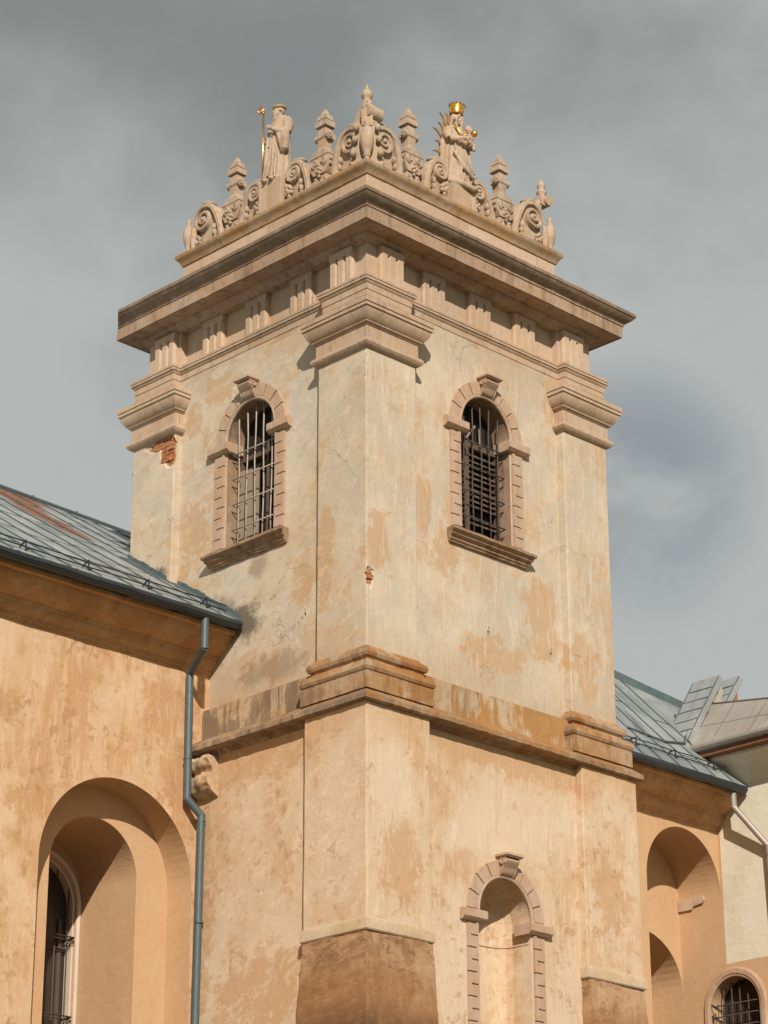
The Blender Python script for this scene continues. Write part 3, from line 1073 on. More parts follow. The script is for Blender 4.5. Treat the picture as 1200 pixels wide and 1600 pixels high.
def sill(T, par, jag):
    b2 = BM()
    prof = [(-.2, -2.58), (.20, -2.60), (.215, -2.615), (.215, -2.655), (.20, -2.665), (.165, -2.675), (.15, -2.70), (.15, -2.72), (.12, -2.73), (.09, -2.75), (.085, -2.79), (.06, -2.80), (.05, -2.83), (-.2, -2.83)]
    rows = []
    N_ = 24
    for i in range(N_ + 1):
        t = i / N_
        ring = []
        for v, z in prof:
            hw = .93 + .46 * max(v, 0)
            ring.append(b2.verts.new(T(Vector((-hw + 2 * hw * t, v, z)))))
        rows.append(ring)
    k = len(prof)
    for A, B in zip(rows, rows[1:]):
        for j in range(k):
            b2.faces.new((A[j], A[(j + 1) % k], B[(j + 1) % k], B[j]))
    b2.faces.new(rows[0]); b2.faces.new(rows[-1][::-1])
    rough(b2, 0.007 * jag, 4, 3)
    finish('sill', b2, M['sill'], par, smooth=True, auto=30)


def grille(T, par, mat, mirror):
    b2 = BM()
    v0 = -.10
    for i in range(5):
        u = -.42 + .21 * i
        zt = ZS + math.sqrt(max(.01, .60 ** 2 - u * u)) - (.06 if mat is M['iron_dark'] else .0)
        add_tube(b2, [(u + .010 * math.sin(i * 2.1 + k * 1.3), v0 + .006 * math.sin(i + k * 2), -2.6 + (zt + 2.6) * k / 5) for k in range(6)], .0135, 6, T)
    for z in (-.80, -1.26, -1.73, -2.20):
        add_tube(b2, [(-.52, -.24, z - .02), (-.52, v0 + .05, z), (.52, v0 + .05, z), (.52, -.24, z - .02)], .0125, 6, T)
    finish('grille', b2, mat, par, smooth=True)


winR = surround(TR(WU, WC), -2.585, 'arched_window')
sill(TR(WU, WC), winR, 1.0)
grille(TR(WU, WC), winR, M['iron_dark'], 1)
winL = surround(TL(WU, WC), -2.585, 'arched_window')
sill(TL(WU, WC), winL, 1.6)
grille(TL(WU, WC), winL, M['iron'], -1)
winN = surround(TR(WL, WC, 1, -8.475), -5.0, 'arched_niche')
bm = BM()   # thin string line inside the niche
pts = [(u, v, -.885) for u, v in ((-.61, -.05), (-.61, -.40), (-.567, -.52), (-.488, -.60), (-.335, -.65), (-.15, -.665), (.15, -.665), (.335, -.65), (.488, -.60), (.567, -.52), (.61, -.40), (.61, -.05))]
add_tube(bm, pts, .014, 6, TR(WL, WC, 1, -8.475))
finish('niche_string_line', bm, M['surround'], winN, smooth=True)

# louvred shutter in the right-hand window
T = TR(WU, WC)
bm = BM()
for u0, u1 in ((-.60, -.53), (-.25, -.15), (.53, .60)):
    add_box(bm, u0, u1, -.33, -.25, -2.58, -.62, T)
add_box(bm, -.60, .60, -.335, -.245, -.80, -.70, T)
add_box(bm, -.60, .60, -.335, -.245, -2.58, -2.48, T)
rough(bm, .004, 5, 1)
shut = finish('louvred_shutter', bm, M['wood'], winR)
bm = BM()
z = -2.42
rnd = random.Random(5)
while z < -.86:
    for u0, u1 in ((-.53, -.25), (-.15, .53)):
        if rnd.random() < .12:
            continue
        t1 = rnd.uniform(-.018, .018)
        vs = []
        for dz, dv in ((0, -.26), (.075, -.33)):
            for u, tt in ((u0, 0), (u1, t1)):
                vs.append(Vector((u, dv, z + dz + tt)))
        a, b_, c, d = vs
        q = [bm.verts.new(T(p)) for p in (a, b_, d, c)] + [bm.verts.new(T(p + Vector((0, 0, .014)))) for p in (a, b_, d, c)]
        for fi in ((0, 1, 2, 3), (7, 6, 5, 4), (0, 4, 5, 1), (1, 5, 6, 2), (2, 6, 7, 3), (3, 7, 4, 0)):
            bm.faces.new([q[i] for i in fi])
    z += .105
finish('louvre_slats', bm, M['wood'], shut)
bm = BM()
add_tube(bm, [(-.22, -.27, -.68), (.02, -.25, -.36)], .018, 6, T)
add_tube(bm, [(-.30, -.31, -.7), (-.29, -.31, -.25)], .03, 6, T)
add_tube(bm, [(.20, -.31, -.7), (.21, -.32, -.35)], .03, 6, T)
finish('shutter_stay', bm, M['board'], shut)

# half-open boarded shutter in the left-hand window
T = TL(WU, WC)
bm = BM()
for i in range(3):
    add_box(bm, .60 - .17 * (i + 1) + .006, .60 - .17 * i - .006, -.29 - .006 * (i % 2), -.26, -2.58, -1.02 - .03 * (i % 3), T)
add_box(bm, .08, .60, -.27, -.24, -2.30, -2.20, T)
rough(bm, .004, 5, 1)
finish('boarded_shutter', bm, M['board'], winL)
bm = BM()
for u0, u1 in ((-.60, -.54), (.54, .60), (-.13, -.08)):
    add_box(bm, u0, u1, -.36, -.29, -2.58, -.62, T)
add_box(bm, -.60, .60, -.365, -.285, -.86, -.78, T)
finish('window_frame', bm, M['wood'], winL)

for Tw, par_ in ((TR(WU, WC), winR), (TL(WU, WC), winL)):
    bm = BM()
    add_prism(bm, arch_pts(0, .605, ZS, -2.575, 24), -.46, -.37, Tw)
    finish('interior_shade_sheet', bm, M['dark'], par_)  # near-black sheet added behind each window to stand for interior shade

# broken corbel under the left end of the ledge
bm = BM()
T = TL(WL, 3.58)
prof = [(-.1, -6.27), (.22, -6.27), (.25, -6.33), (.20, -6.44), (.12, -6.52), (.13, -6.58), (.22, -6.60), (.26, -6.66), (.25, -6.75), (.18, -6.84), (.08, -6.92), (-.1, -7.0)]
A = []
for u in (-.17, -.1, .0, .1, .2, .3):
    A.append([bm.verts.new(T(Vector((u, v * (1 if u < .15 else .92) if v > 0 else v, z)))) for v, z in prof])
for r0, r1 in zip(A, A[1:]):
    k = len(prof)
    for j in range(k):
        bm.faces.new((r0[j], r0[(j + 1) % k], r1[(j + 1) % k], r1[j]))
bm.faces.new(A[0]); bm.faces.new(A[-1][::-1])
subdiv(bm, .05)
rough(bm, .028, 5.0, 4)
finish('broken_corbel', bm, stone('corbel_stone', (0.55, 0.43, 0.29), (0.5, 0.33, 0.19), (0.12, 0.075, 0.045), drip=.5, scale=3, bump=1.0), tower, smooth=True, auto=40)


# ------------------------------------------------------------------ parapet ornaments
PZ = 3.95     # top of the attic coping
PP = .64      # plane of the parapet carving, front face


def strip(bm, path, wd, d0, d1, T):
    """a flat band along a curve in the (u,z) plane, wd wide (value or list), between v=d0 and v=d1, slightly rounded in front"""
    k = len(path)
    rows = []
    for i, p in enumerate(path):
        a = Vector(path[max(0, i - 1)]); b = Vector(path[min(k - 1, i + 1)])
        d = (b - a)
        d = d.normalized() if d.length > 1e-6 else Vector((1, 0))
        nrm = Vector((-d.y, d.x))
        w_ = wd[i] if isinstance(wd, (list, tuple)) else wd
        c = Vector(p)
        q = []
        for s, v in ((-1, d0), (-1, d1 - .25 * w_), (-.6, d1), (.6, d1), (1, d1 - .25 * w_), (1, d0)):
            e = c + nrm * (s * w_ / 2)
            q.append(bm.verts.new(T(Vector((e.x, v, e.y)))))
        rows.append(q)
    for A, B in zip(rows, rows[1:]):
        for j in range(6):
            bm.faces.new((A[j], A[(j + 1) % 6], B[(j + 1) % 6], B[j]))
    bm.faces.new(rows[0]); bm.faces.new(rows[-1][::-1])


def spiral(cx, cz, r0, r1, a0, turns, n=40):
    """from the outside (r0 at angle a0) to the eye"""
    out = []
    for i in range(n + 1):
        t = i / n
        a = a0 + turns * 2 * PI * t
        r = r0 + (r1 - r0) * (t ** .8)
        out.append((cx + r * math.cos(a), cz + r * math.sin(a)))
    return out


def grapes(bm, T, u, z, s, v):
    for du, dz, r in ((0, 0, .045), (-.05, -.055, .05), (.055, -.05, .042), (0, -.11, .055), (-.07, -.13, .038), (.06, -.125, .04), (0, -.19, .04)):
        add_ball(bm, (u + du * s, v, z + dz * s), r * s, T, 8)


def volute_mesh(T, R0=.26, tail=.42, h=.62, thick=.30, turns=2.1, drop=True):
    """a big C-scroll: eye near u=0, band rolls over the top and runs down the outer side (u>0) to the coping"""
    bm = BM()
    cz = h
    a0 = R(20)
    sp = spiral(0, cz, R0, .035, a0, turns)
    end = sp[0]
    tailp = []
    for i in range(9):
        t = i / 8
        u = tail + (end[0] - tail) * (t ** 1.2) + .04 * math.sin(PI * t)
        z = .02 + (end[1] - .02) * t
        tailp.append((u, z))
    path = tailp[:-1] + sp
    wd = [.10] * 8 + [.10 - .055 * i / (len(sp) - 1) for i in range(len(sp))]
    strip(bm, path, wd, -thick, .0, T)
    # web behind the spiral, a little recessed
    web = []
    for i in range(18):
        a = a0 + 2 * PI * i / 18
        rr_ = R0 * (1 - .16 * i / 18) - .02
        web.append((rr_ * math.cos(a), cz + rr_ * math.sin(a)))
    add_prism(bm, web, -thick + .03, -.085, T)
    add_prism(bm, [(-R0 * .85, .0), (tail - .03, .0), (end[0] - .02, cz), (-R0 * .8, cz - .08)], -thick + .035, -.09, T)
    # eye
    add_ball(bm, (0, -.02, cz), (.045, .05, .045), T, 8)
    # rolled leaf over the top
    add_ball(bm, (.02, -.12, cz + R0 + .03), (.14, .10, .05), T, 10)
    add_ball(bm, (.13, -.12, cz + R0 - .01), (.09, .10, .05), T, 10)
    # leaf ribs on the tail
    for i in range(3):
        z0 = .10 + .13 * i
        add_ball(bm, (tail - .13 - .02 * i, -.03, z0), (.035, .05, .07), T, 8)
    if drop:
        grapes(bm, T, -R0 * .45, cz - R0 - .04, 1.05, -.02)
        add_ball(bm, (-R0 * .95, -.08, cz - R0 * .9), (.06, .07, .08), T, 8)
    return bm


def obelisk_parts(T, own_label, group, loc):
    o = thing('stone_obelisk', loc, own_label, 'finial', group)
    bm = BM()
    # carved block: lower scrolls, rosette panel, chamfered head
    add_prism(bm, [(-.23, 0), (.23, 0), (.18, .16), (.13, .30), (-.13, .30), (-.18, .16)], -.26, -.03, T)
    add_prism(bm, [(-.15, .29), (.15, .29), (.215, .40), (.23, .58), (.215, .64), (-.215, .64), (-.23, .58), (-.215, .40)], -.28, .0, T)
    add_prism(bm, [(-.23, .64), (.23, .64), (.23, .67), (.12, .75), (-.12, .75), (-.23, .67)], -.29, .012, T)
    bevel_all(bm, .012, 40)
    for s in (-1, 1):
        sp = spiral(s * .13, .12, .095, .02, R(90), 1.6 * s, 22)
        add_tube(bm, [(u, -.01, z) for u, z in sp], .024, 6, T)
        sp = spiral(s * .115, .53, .085, .02, R(-90), 1.6 * s, 22)
        add_tube(bm, [(u, .012, z) for u, z in sp], .022, 6, T)
        add_ball(bm, (s * .115, .0, .53), .028, T, 8)
        add_ball(bm, (s * .13, -.02, .12), .028, T, 8)
        # scoops on the flanks
        for zz in (.44, .54):
            add_tube(bm, [(s * .22, -.02, zz), (s * .23, -.14, zz + .02), (s * .22, -.27, zz)], .034, 6, T)
    for du, dz, r in ((0, .40, .04), (-.055, .36, .035), (.055, .36, .035), (0, .31, .045), (0, .47, .035), (0, .24, .035)):
        add_ball(bm, (du, .0, dz), r, T, 8)
    rough(bm, .005, 7, loc[0] + loc[1])
    finish('carved_block', bm, M['carved'], o, smooth=True, auto=40)
    bm = BM()

    def frustum(z0, z1, a0, a1, d0, d1, vc=-.14):
        A = [bm.verts.new(T(Vector((x * a0, vc + y * d0, z0)))) for x, y in ((-1, -1), (1, -1), (1, 1), (-1, 1))]
        B = [bm.verts.new(T(Vector((x * a1, vc + y * d1, z1)))) for x, y in ((-1, -1), (1, -1), (1, 1), (-1, 1))]
        bm.faces.new(A); bm.faces.new(B[::-1])
        for j in range(4):
            bm.faces.new((A[j], B[j], B[(j + 1) % 4], A[(j + 1) % 4]))
    frustum(.74, .86, .11, .085, .11, .085)
    frustum(.855, 1.02, .085, .10, .085, .095)
    frustum(1.12, 1.28, .10, .085, .095, .08)
    bevel_all(bm, .01, 40)
    # roll with scroll ends
    add_tube(bm, [(-.165, -.09, 1.065), (.165, -.09, 1.065)], .07, 12, T)
    add_tube(bm, [(-.16, -.20, 1.065), (.16, -.20, 1.065)], .062, 12, T)
    add_box(bm, -.15, .15, -.23, -.05, 1.02, 1.12, T)
    for s in (-1, 1):
        sp = spiral(0, 1.065, .055, .012, 0, 1.8, 20)
        add_tube(bm, [(s * .168, -.09 + a, z) for a, z in sp], .016, 6, T)
    rough(bm, .004, 7, loc[0])
    finish('neck', bm, M['carved'], o, smooth=True, auto=40)
    bm = BM()
    frustum(1.275, 1.39, .135, .13, .125, .12)
    frustum(1.385, 1.43, .09, .09, .085, .085)
    frustum(1.425, 1.515, .108, .10, .10, .095)
    frustum(1.51, 1.66, .075, .018, .07, .018)
    bevel_all(bm, .026, 40, 3)
    rough(bm, .005, 7, loc[1])
    finish('cap', bm, M['carved'], o, smooth=True, auto=40)
    return o


GO = 'stone obelisks along the parapet'
GV = 'scroll ornaments along the parapet'
specs = [('R', 1.80, 'squat stone obelisk between the near parapet corner and the crowned madonna statue'),
         ('R', 4.18, 'squat stone obelisk beyond the crowned madonna statue, towards the right parapet corner'),
         ('L', 1.85, 'squat stone obelisk between the near parapet corner and the robed saint statue'),
         ('L', 4.22, 'squat stone obelisk beyond the robed saint statue, towards the left parapet corner')]
for fc, u0, lab in specs:
    T = TR(PP, u0, 1, PZ) if fc == 'R' else TL(PP, u0, 1, PZ)
    obelisk_parts(T, lab, GO, tuple(T(Vector((0, -.15, 0)))))


def scroll(fc, u0, s, lab, R0, tail, h, big=False):
    T = TR(PP, u0, s, PZ) if fc == 'R' else TL(PP, u0, s, PZ)
    loc = tuple(T(Vector((0, -.15, 0))))
    bm = volute_mesh(T, R0, tail, h, .30)
    rough(bm, .006, 6, u0)
    o = finish('scroll_ornament', bm, M['carved'], None, smooth=True, auto=40)
    me = o.data
    me.transform(Matrix.Translation(-Vector(loc)))
    o.location = loc
    o['label'] = lab; o['category'] = 'ornament'; o['group'] = GV


scroll('R', 2.50, -1, 'carved stone scroll against the left side of the crowned madonna statue', .21, .34, .62)
scroll('R', 3.50, 1, 'carved stone scroll against the right side of the crowned madonna statue', .20, .38, .58)
scroll('R', 4.98, -1, 'large carved stone scroll at the far right end of the parapet', .30, .50, .64)
scroll('L', 2.55, -1, 'carved stone scroll against the right side of the robed saint statue', .22, .36, .62)
scroll('L', 3.60, 1, 'carved stone scroll against the left side of the robed saint statue', .22, .36, .62)
scroll('L', 5.02, -1, 'large carved stone scroll at the far left end of the parapet', .30, .50, .64)

# near corner crest
cr = thing('corner_crest', (PP, PP, PZ), 'tall carved stone crest with rolled scroll and bulb finial on the near parapet corner', 'ornament')
for fc in 'RL':
    T = TR(PP, 1.10, 1, PZ) if fc == 'R' else TL(PP, 1.10, 1, PZ)
    bm = volute_mesh(T, .30, .40, .64, .32, 2.3)
    if fc == 'L':      # arm that rises from this scroll and curls over the corner
        arm = [(-.16, .70), (-.12, .84), (-.15, .99), (-.23, 1.12), (-.34, 1.21)] + spiral(-.40, 1.09, .125, .03, R(65), 1.7, 26)
        strip(bm, arm, [.15, .13, .12, .11, .09] + [.085 - .05 * i / 26 for i in range(27)], -.36, -.02, T)
        add_tube(bm, [(-.40, -.36, 1.09), (-.40, -.03, 1.09)], .075, 12, T)
    else:
        strip(bm, [(-.18, .66), (-.17, .80), (-.22, .93), (-.28, .98)], [.19, .18, .16, .15], -.32, -.02, T)
    add_prism(bm, [(-.5, 0), (-.1, 0), (-.22, .62), (-.5, .62)], -.30, -.12, T)
    rough(bm, .006, 6, 1)
    finish('scroll', bm, M['carved'], cr, smooth=True, auto=40)
bm = BM()
c0 = Vector((PP - .0, PP - .0, 0))
dg_ = Vector((-1, -1, 0)).normalized()
sd = Vector((1, -1, 0)).normalized()


def TC(p):   # diagonal frame at the near corner: u to the right, v towards the viewer
    q = c0 + sd * p.x + dg_ * p.y
    return Vector((q.x, q.y, PZ + p.z))


add_box(bm, -.10, .10, -.24, -.04, .80, 1.12, TC)
add_box(bm, -.075, .075, -.20, -.05, 1.10, 1.30, TC)
bevel_all(bm, .02, 40)
rough(bm, .006, 6, 2)
finish('finial_neck', bm, M['carved'], cr, smooth=True, auto=40)
bm = BM()
add_lathe(bm, [(.075, 1.26), (.08, 1.33), (.055, 1.35), (.09, 1.39), (.105, 1.44), (.09, 1.50), (.055, 1.55), (.03, 1.58), (.03, 1.60), (.012, 1.66)], (0, -.12, 0), 14, TC)
finish('finial', bm, M['carved'], cr, smooth=True)
bm = BM()
add_lathe(bm, [(.03, .08), (.075, .12), (.06, .19), (.10, .26), (.125, .42), (.12, .54), (.085, .66), (.05, .70), (.065, .74), (.055, .80), (.015, .86)], (0, .05, 0), 14, TC)
add_lathe(bm, [(.05, .0), (.055, .05), (.03, .12)], (0, .06, 0), 10, TC)
finish('urn', bm, M['carved'], cr, smooth=True)
bm = BM()
add_prism(bm, [(-.28, 0), (.28, 0), (.22, .62), (.10, .84), (-.10, .84), (-.22, .62)], -.36, -.06, TC)
for s in (-1, 1):
    for du, dz, r in ((.19, .72, .075), (.21, .48, .07), (.24, .2, .075)):
        add_ball(bm, (s * du, -.0, dz), (r * .8, r, r), TC, 8)
rough(bm, .006, 6, 2)
finish('crest_back', bm, M['carved'], cr, smooth=True, auto=40)

# far corner crests (their outer ends show in profile)
for nm, cx, cy, dx, dy, lab in (('R', 5.36, PP, 1, -1, 'carved stone crest with small bulb finial on the far right parapet corner'),
                                ('L', PP, 5.36, -1, 1, 'carved stone crest on the far left parapet corner beside the end scroll')):
    o = thing('corner_crest', (cx, cy, PZ), lab, 'ornament')
    T = (lambda p, cx=cx, cy=cy: Vector((cx + p.x, cy - p.y, PZ + p.z)))
    bm = BM()
    add_lathe(bm, [(.10, -.01), (.09, .05), (.05, .10), (.07, .25), (.05, .5)], (-.12 if nm == 'R' else 0, .0 if nm == 'R' else .12, 0), 10, T)
    d = (1, 0) if nm == 'R' else (0, -1)
    prof_pts = [(.0, .0), (.10, .0), (.13, .10), (.17, .22), (.18, .36), (.14, .50), (.06, .60), (.0, .62)]
    add_lathe(bm, [(.05, .0), (.07, .08), (.05, .14), (.09, .24), (.11, .38), (.095, .52), (.05, .62), (.04, .66), (.05, .71), (.02, .76)], (.03 if nm == 'R' else 0, .0 if nm == 'R' else -.03, 0), 12, T)
    rough(bm, .006, 6, 2)
    finish('urn', bm, M['carved'], o, smooth=True, auto=50)
    if nm == 'R':
        bm = BM()
        strip(bm, [(-.18, .72), (-.20, .92), (-.14, 1.08), (-.02, 1.14)], [.12, .12, .12, .1], -.22, -.02, T)
        add_tube(bm, [(-.02, -.24, 1.08), (-.02, .06, 1.08)], .105, 12, T)
        add_box(bm, -.20, .0, -.20, .0, .98, 1.16, T)
        rough(bm, .005, 6, 2)
        finish('roll', bm, M['carved'], o, smooth=True, auto=40)
        bm = BM()
        add_lathe(bm, [(.08, 1.14), (.085, 1.20), (.06, 1.23), (.10, 1.28), (.085, 1.33), (.05, 1.36), (.08, 1.40), (.075, 1.46), (.035, 1.53), (.012, 1.58)], (-.06, -.1, 0), 12, T)
        finish('finial', bm, M['carved'], o, smooth=True)


# ------------------------------------------------------------------ statues
def robe(bm, T, rings, n=48, folds=11, seed=0):
    """rings: (z, cx, cv, ru, rv, fold amplitude)"""
    rows = []
    for z, cx, cv, ru, rv, fa in rings:
        row = []
        for j in range(n):
            a = 2 * PI * j / n
            k = 1 + fa * (math.sin(folds * a + seed + 1.4 * math.sin(2 * a + z * 1.3)) + .5 * math.sin(folds * 2.3 * a + z * 2))
            row.append(bm.verts.new(T(Vector((cx + ru * k * math.cos(a), cv + rv * k * math.sin(a), z)))))
        rows.append(row)
    for A, B in zip(rows, rows[1:]):
        for j in range(n):
            bm.faces.new((A[j], A[(j + 1) % n], B[(j + 1) % n], B[j]))
    bm.faces.new(rows[0][::-1]); bm.faces.new(rows[-1])


def hand(bm, T, c, d, side, s=1.0):
    """palm + four fingers + thumb; c wrist, d finger direction, side thumb direction"""
    c = Vector(c); d = Vector(d).normalized(); side = Vector(side).normalized()
    nrm_ = d.cross(side).normalized()
    add_ball(bm, tuple(c + d * .045 * s), (.038 * s, .038 * s, .046 * s), T, 10)
    for i, L_ in enumerate((.072, .085, .08, .062)):
        b0 = c + d * .06 * s + side * (.027 - .018 * i) * s
        b1 = b0 + d * L_ * .5 * s + nrm_ * .006 * s
        b2 = b1 + d * L_ * .45 * s + nrm_ * .022 * s
        add_tube(bm, [b0, b1, b2], [.011 * s, .010 * s, .008 * s], 6, T)
    t0 = c + d * .02 * s + side * .03 * s
    add_tube(bm, [t0, t0 + side * .03 * s + d * .025 * s, t0 + side * .035 * s + d * .06 * s], [.013 * s, .011 * s, .009 * s], 6, T)


def head(bm, Hm, s=1.0, beard=False, hair=None):
    """head in its own frame (x right, y forward, z up), origin at the chin-neck joint; Hm maps to the statue frame"""
    def T(p):
        return Hm @ (p * s)
    add_ball(bm, (0, -.01, .135), (.073, .092, .098), T, 16)        # skull
    add_ball(bm, (0, .035, .085), (.056, .058, .075), T, 14)        # face
    add_ball(bm, (0, .062, .035), (.032, .03, .028), T, 10)         # chin
    add_tube(bm, [(0, .085, .125), (0, .108, .085), (0, .103, .078)], [.010, .015, .013], 8, T)   # nose
    for sx in (-1, 1):
        add_tube(bm, [(sx * .008, .088, .128), (sx * .030, .084, .133), (sx * .052, .062, .124)], [.008, .009, .007], 6, T)   # brow
        add_ball(bm, (sx * .028, .078, .112), (.014, .010, .009), T, 8)
        add_ball(bm, (sx * .040, .062, .080), (.020, .020, .018), T, 8)   # cheek
        add_ball(bm, (sx * .074, -.005, .105), (.012, .020, .032), T, 8)  # ear
    add_tube(bm, [(-.022, .090, .058), (0, .098, .060), (.022, .090, .058)], [.005, .008, .005], 6, T)
    add_tube(bm, [(-.018, .090, .048), (0, .096, .046), (.018, .090, .048)], [.005, .007, .005], 6, T)
    add_tube(bm, [(0, -.015, -.07), (0, -.005, .06)], [.052, .048], 10, T)       # neck
    if beard:
        for i in range(9):
            a = -1.2 + 2.4 * i / 8
            x = .06 * math.sin(a)
            add_tube(bm, [(x, .062 * math.cos(a) + .028, .06), (x * 1.02, .07 * math.cos(a) + .03, .015), (x * .75, .07 * math.cos(a) + .03, -.055 + .02 * abs(a))], [.016, .018, .009], 6, T)
        for sx in (-1, 1):
            add_tube(bm, [(0, .102, .066), (sx * .03, .09, .06), (sx * .042, .075, .035)], [.008, .009, .007], 6, T)
    if hair == 'long':
        for i in range(13):
            a = PI * .62 + (2 * PI - 1.24 * PI) * (i / 12) - PI / 2 + PI / 2
            a = R(60) + R(240) * i / 12 + R(60)
            x, y = .082 * math.sin(a - PI), -.095 * math.cos(a - PI)
            x, y = .085 * math.cos(R(-30) - R(240) * i / 12 + R(0)), .095 * math.sin(R(-30) - R(240) * i / 12 + R(60) - R(60))
            add_tube(bm, [(x * .55, y * .5 - .01, .21), (x, y, .14), (x * 1.08, y * 1.05, .05), (x * 1.3, y * 1.05 - .01, -.05), (x * 1.5, y - .03, -.15 - .02 * (i % 3))], [.020, .024, .024, .022, .012], 6, T)
        for sx in (-1, 1):
            add_tube(bm, [(sx * .01, .055, .205), (sx * .055, .055, .18), (sx * .08, .03, .12), (sx * .085, .01, .05), (sx * .11, .02, -.05), (sx * .12, .05, -.14)], [.018, .022, .022, .02, .018, .01], 6, T)


# robed saint with crozier on the left face: u runs to the viewer's left, v towards the viewer
u0 = 3.07
sz0 = 4.56
saint = thing('saint_statue', (PP + .12, u0, PZ), 'stone statue of a bearded robed saint in a cap holding a golden crozier', 'statue')
T0 = TL(PP - .17 + .0, u0, 1, 0)
bm = BM()
add_box(bm, -.28, .28, -.34, .09, PZ - .02, sz0, TL(PP, u0, 1, 0))
bevel_all(bm, .012, 40); rough(bm, .004, 5, 1)
finish('statue_plinth', bm, M['attic'], saint)


def TS(p):      # statue frame: x viewer's right, y towards the viewer (outwards), z up from the feet
    q = Vector((-p.x, p.y - .14, p.z))
    return TL(PP, u0, 1, sz0)(q)


TSm = Matrix(((0, -1, 0, PP + .14), (-1, 0, 0, u0), (0, 0, 1, sz0), (0, 0, 0, 1)))
bm = BM()
robe(bm, TS, [(-.02, 0, 0, .27, .22, .05), (.10, 0, .0, .255, .20, .075), (.40, .0, .0, .235, .185, .07), (.75, .0, .0, .225, .175, .05), (.98, 0, .0, .225, .165, .035), (1.12, 0, .0, .235, .165, .02),
              (1.27, 0, -.01, .225, .145, .012), (1.36, 0, -.015, .17, .115, .006), (1.40, 0, -.015, .09, .08, 0)], seed=.7)
# scapular down the front
for x0_, x1_, za, zb, r_ in ((-.11, -.16, 1.18, .02, .024), (-.04, -.06, 1.05, .10, .020), (.02, .07, 1.15, .02, .026), (.085, .15, .80, .02, .022), (.0, .02, .60, .02, .03), (-.10, -.10, .70, .05, .028)):
    add_tube(bm, [(x0_ + (x1_ - x0_) * t + .012 * math.sin(9 * t + x0_ * 40), .155 + .085 * t, za + (zb - za) * t) for t in (0, .25, .5, .75, 1)], [r_ * k for k in (.5, .9, 1.1, 1.15, 1)], 6, TS)
# cape on the shoulders and the wide right-hand sleeve (viewer's right), arm bent to the chest
add_tube(bm, [(.17, -.02, 1.30), (.245, .0, 1.14), (.255, .05, .98)], [.10, .10, .085], 12, TS)
add_tube(bm, [(.255, .05, .98), (.17, .17, 1.00), (.06, .225, 1.06)], [.08, .062, .045], 12, TS)
add_tube(bm, [(.24, .08, 1.0), (.255, .10, .80), (.245, .10, .62), (.20, .11, .56)], [.085, .095, .085, .04], 12, TS)      # hanging sleeve
add_tube(bm, [(.14, .16, 1.0), (.19, .15, .82), (.22, .13, .66)], [.05, .06, .05], 10, TS)
hand(bm, TS, (.05, .235, 1.07), (-.75, .15, .5), (0, .1, 1), 1.0)
# viewer's left arm lowered and out to the crozier
add_tube(bm, [(-.17, -.02, 1.30), (-.22, -.02, 1.12), (-.24, .02, .97)], [.095, .08, .07], 12, TS)
add_tube(bm, [(-.25, .03, .97), (-.265, .07, .95), (-.272, .085, .96)], [.07, .055, .04], 12, TS)
add_tube(bm, [(-.24, .02, .97), (-.24, .02, .78), (-.22, .02, .66)], [.06, .06, .04], 12, TS)
hand(bm, TS, (-.272, .075, .96), (-.15, .9, .05), (0, .1, 1), .95)
# hood collar
ring = [(.125 * math.cos(2 * PI * i / 16), -.01 + .105 * math.sin(2 * PI * i / 16), 1.375 - .03 * math.sin(2 * PI * i / 16)) for i in range(16)]
add_tube(bm, ring, .038, 8, TS, close=True)
# feet
for sx in (-.09, .08):
    add_ball(bm, (sx, .22, .02), (.05, .11, .045), TS, 10)
Hm = TSm @ Matrix.Translation((-.01, -.005, 1.43)) @ Matrix.Rotation(R(28), 4, 'Z') @ Matrix.Rotation(R(-4), 4, 'X')
head(bm, Hm, 1.12, beard=True)
body = finish('robed_body', bm, M['carved'], saint)
remesh(body, .012, 3, .4)
bm = BM()
Tc = lambda p: Hm @ (p * 1.12)
add_lathe(bm, [(.085, .145), (.098, .155), (.100, .172), (.085, .195), (.055, .218), (.02, .228)], (0, -.012, 0), 18, Tc, 1.0, 1.16)
finish('cap', bm, stone('cap_stone', (.40, .31, .14), (.33, .24, .10), (.18, .13, .06), drip=.2, scale=4), saint, smooth=True)
bm = BM()
cz = [(-.275, .15, .0), (-.275, .15, 1.60)]
add_tube(bm, cz, .018, 8, TS)
sp = spiral(-.36, 1.64, .085, .018, R(0), -1.75 * -1, 34)
add_tube(bm, [(-.275, .15, 1.58)] + [(a, .15, z) for a, z in sp], [.018] + [.016 - .006 * i / 34 for i in range(35)], 8, TS)
for z in (1.56, .97, 1.02):
    add_ball(bm, (-.275, .15, z), (.03, .03, .02), TS, 8)
finish('crozier', bm, M['copper'], saint, smooth=True)

# crowned madonna with child on the right face
u1 = 3.03
mz0 = 4.36
mado = thing('madonna_statue', (u1, PP + .12, PZ), 'stone statue of a golden crowned madonna holding a child, with golden rays behind', 'statue')
bm = BM()
add_box(bm, -.37, .24, -.34, .12, PZ - .02, mz0, TR(PP, u1, 1, 0))
bevel_all(bm, .012, 40); rough(bm, .004, 5, 1)
finish('statue_plinth', bm, M['attic'], mado)


MS = 1.09


def TM(p):
    return Vector((u1 + p.x * MS, PP + .13 - p.y * MS, mz0 + p.z * MS))


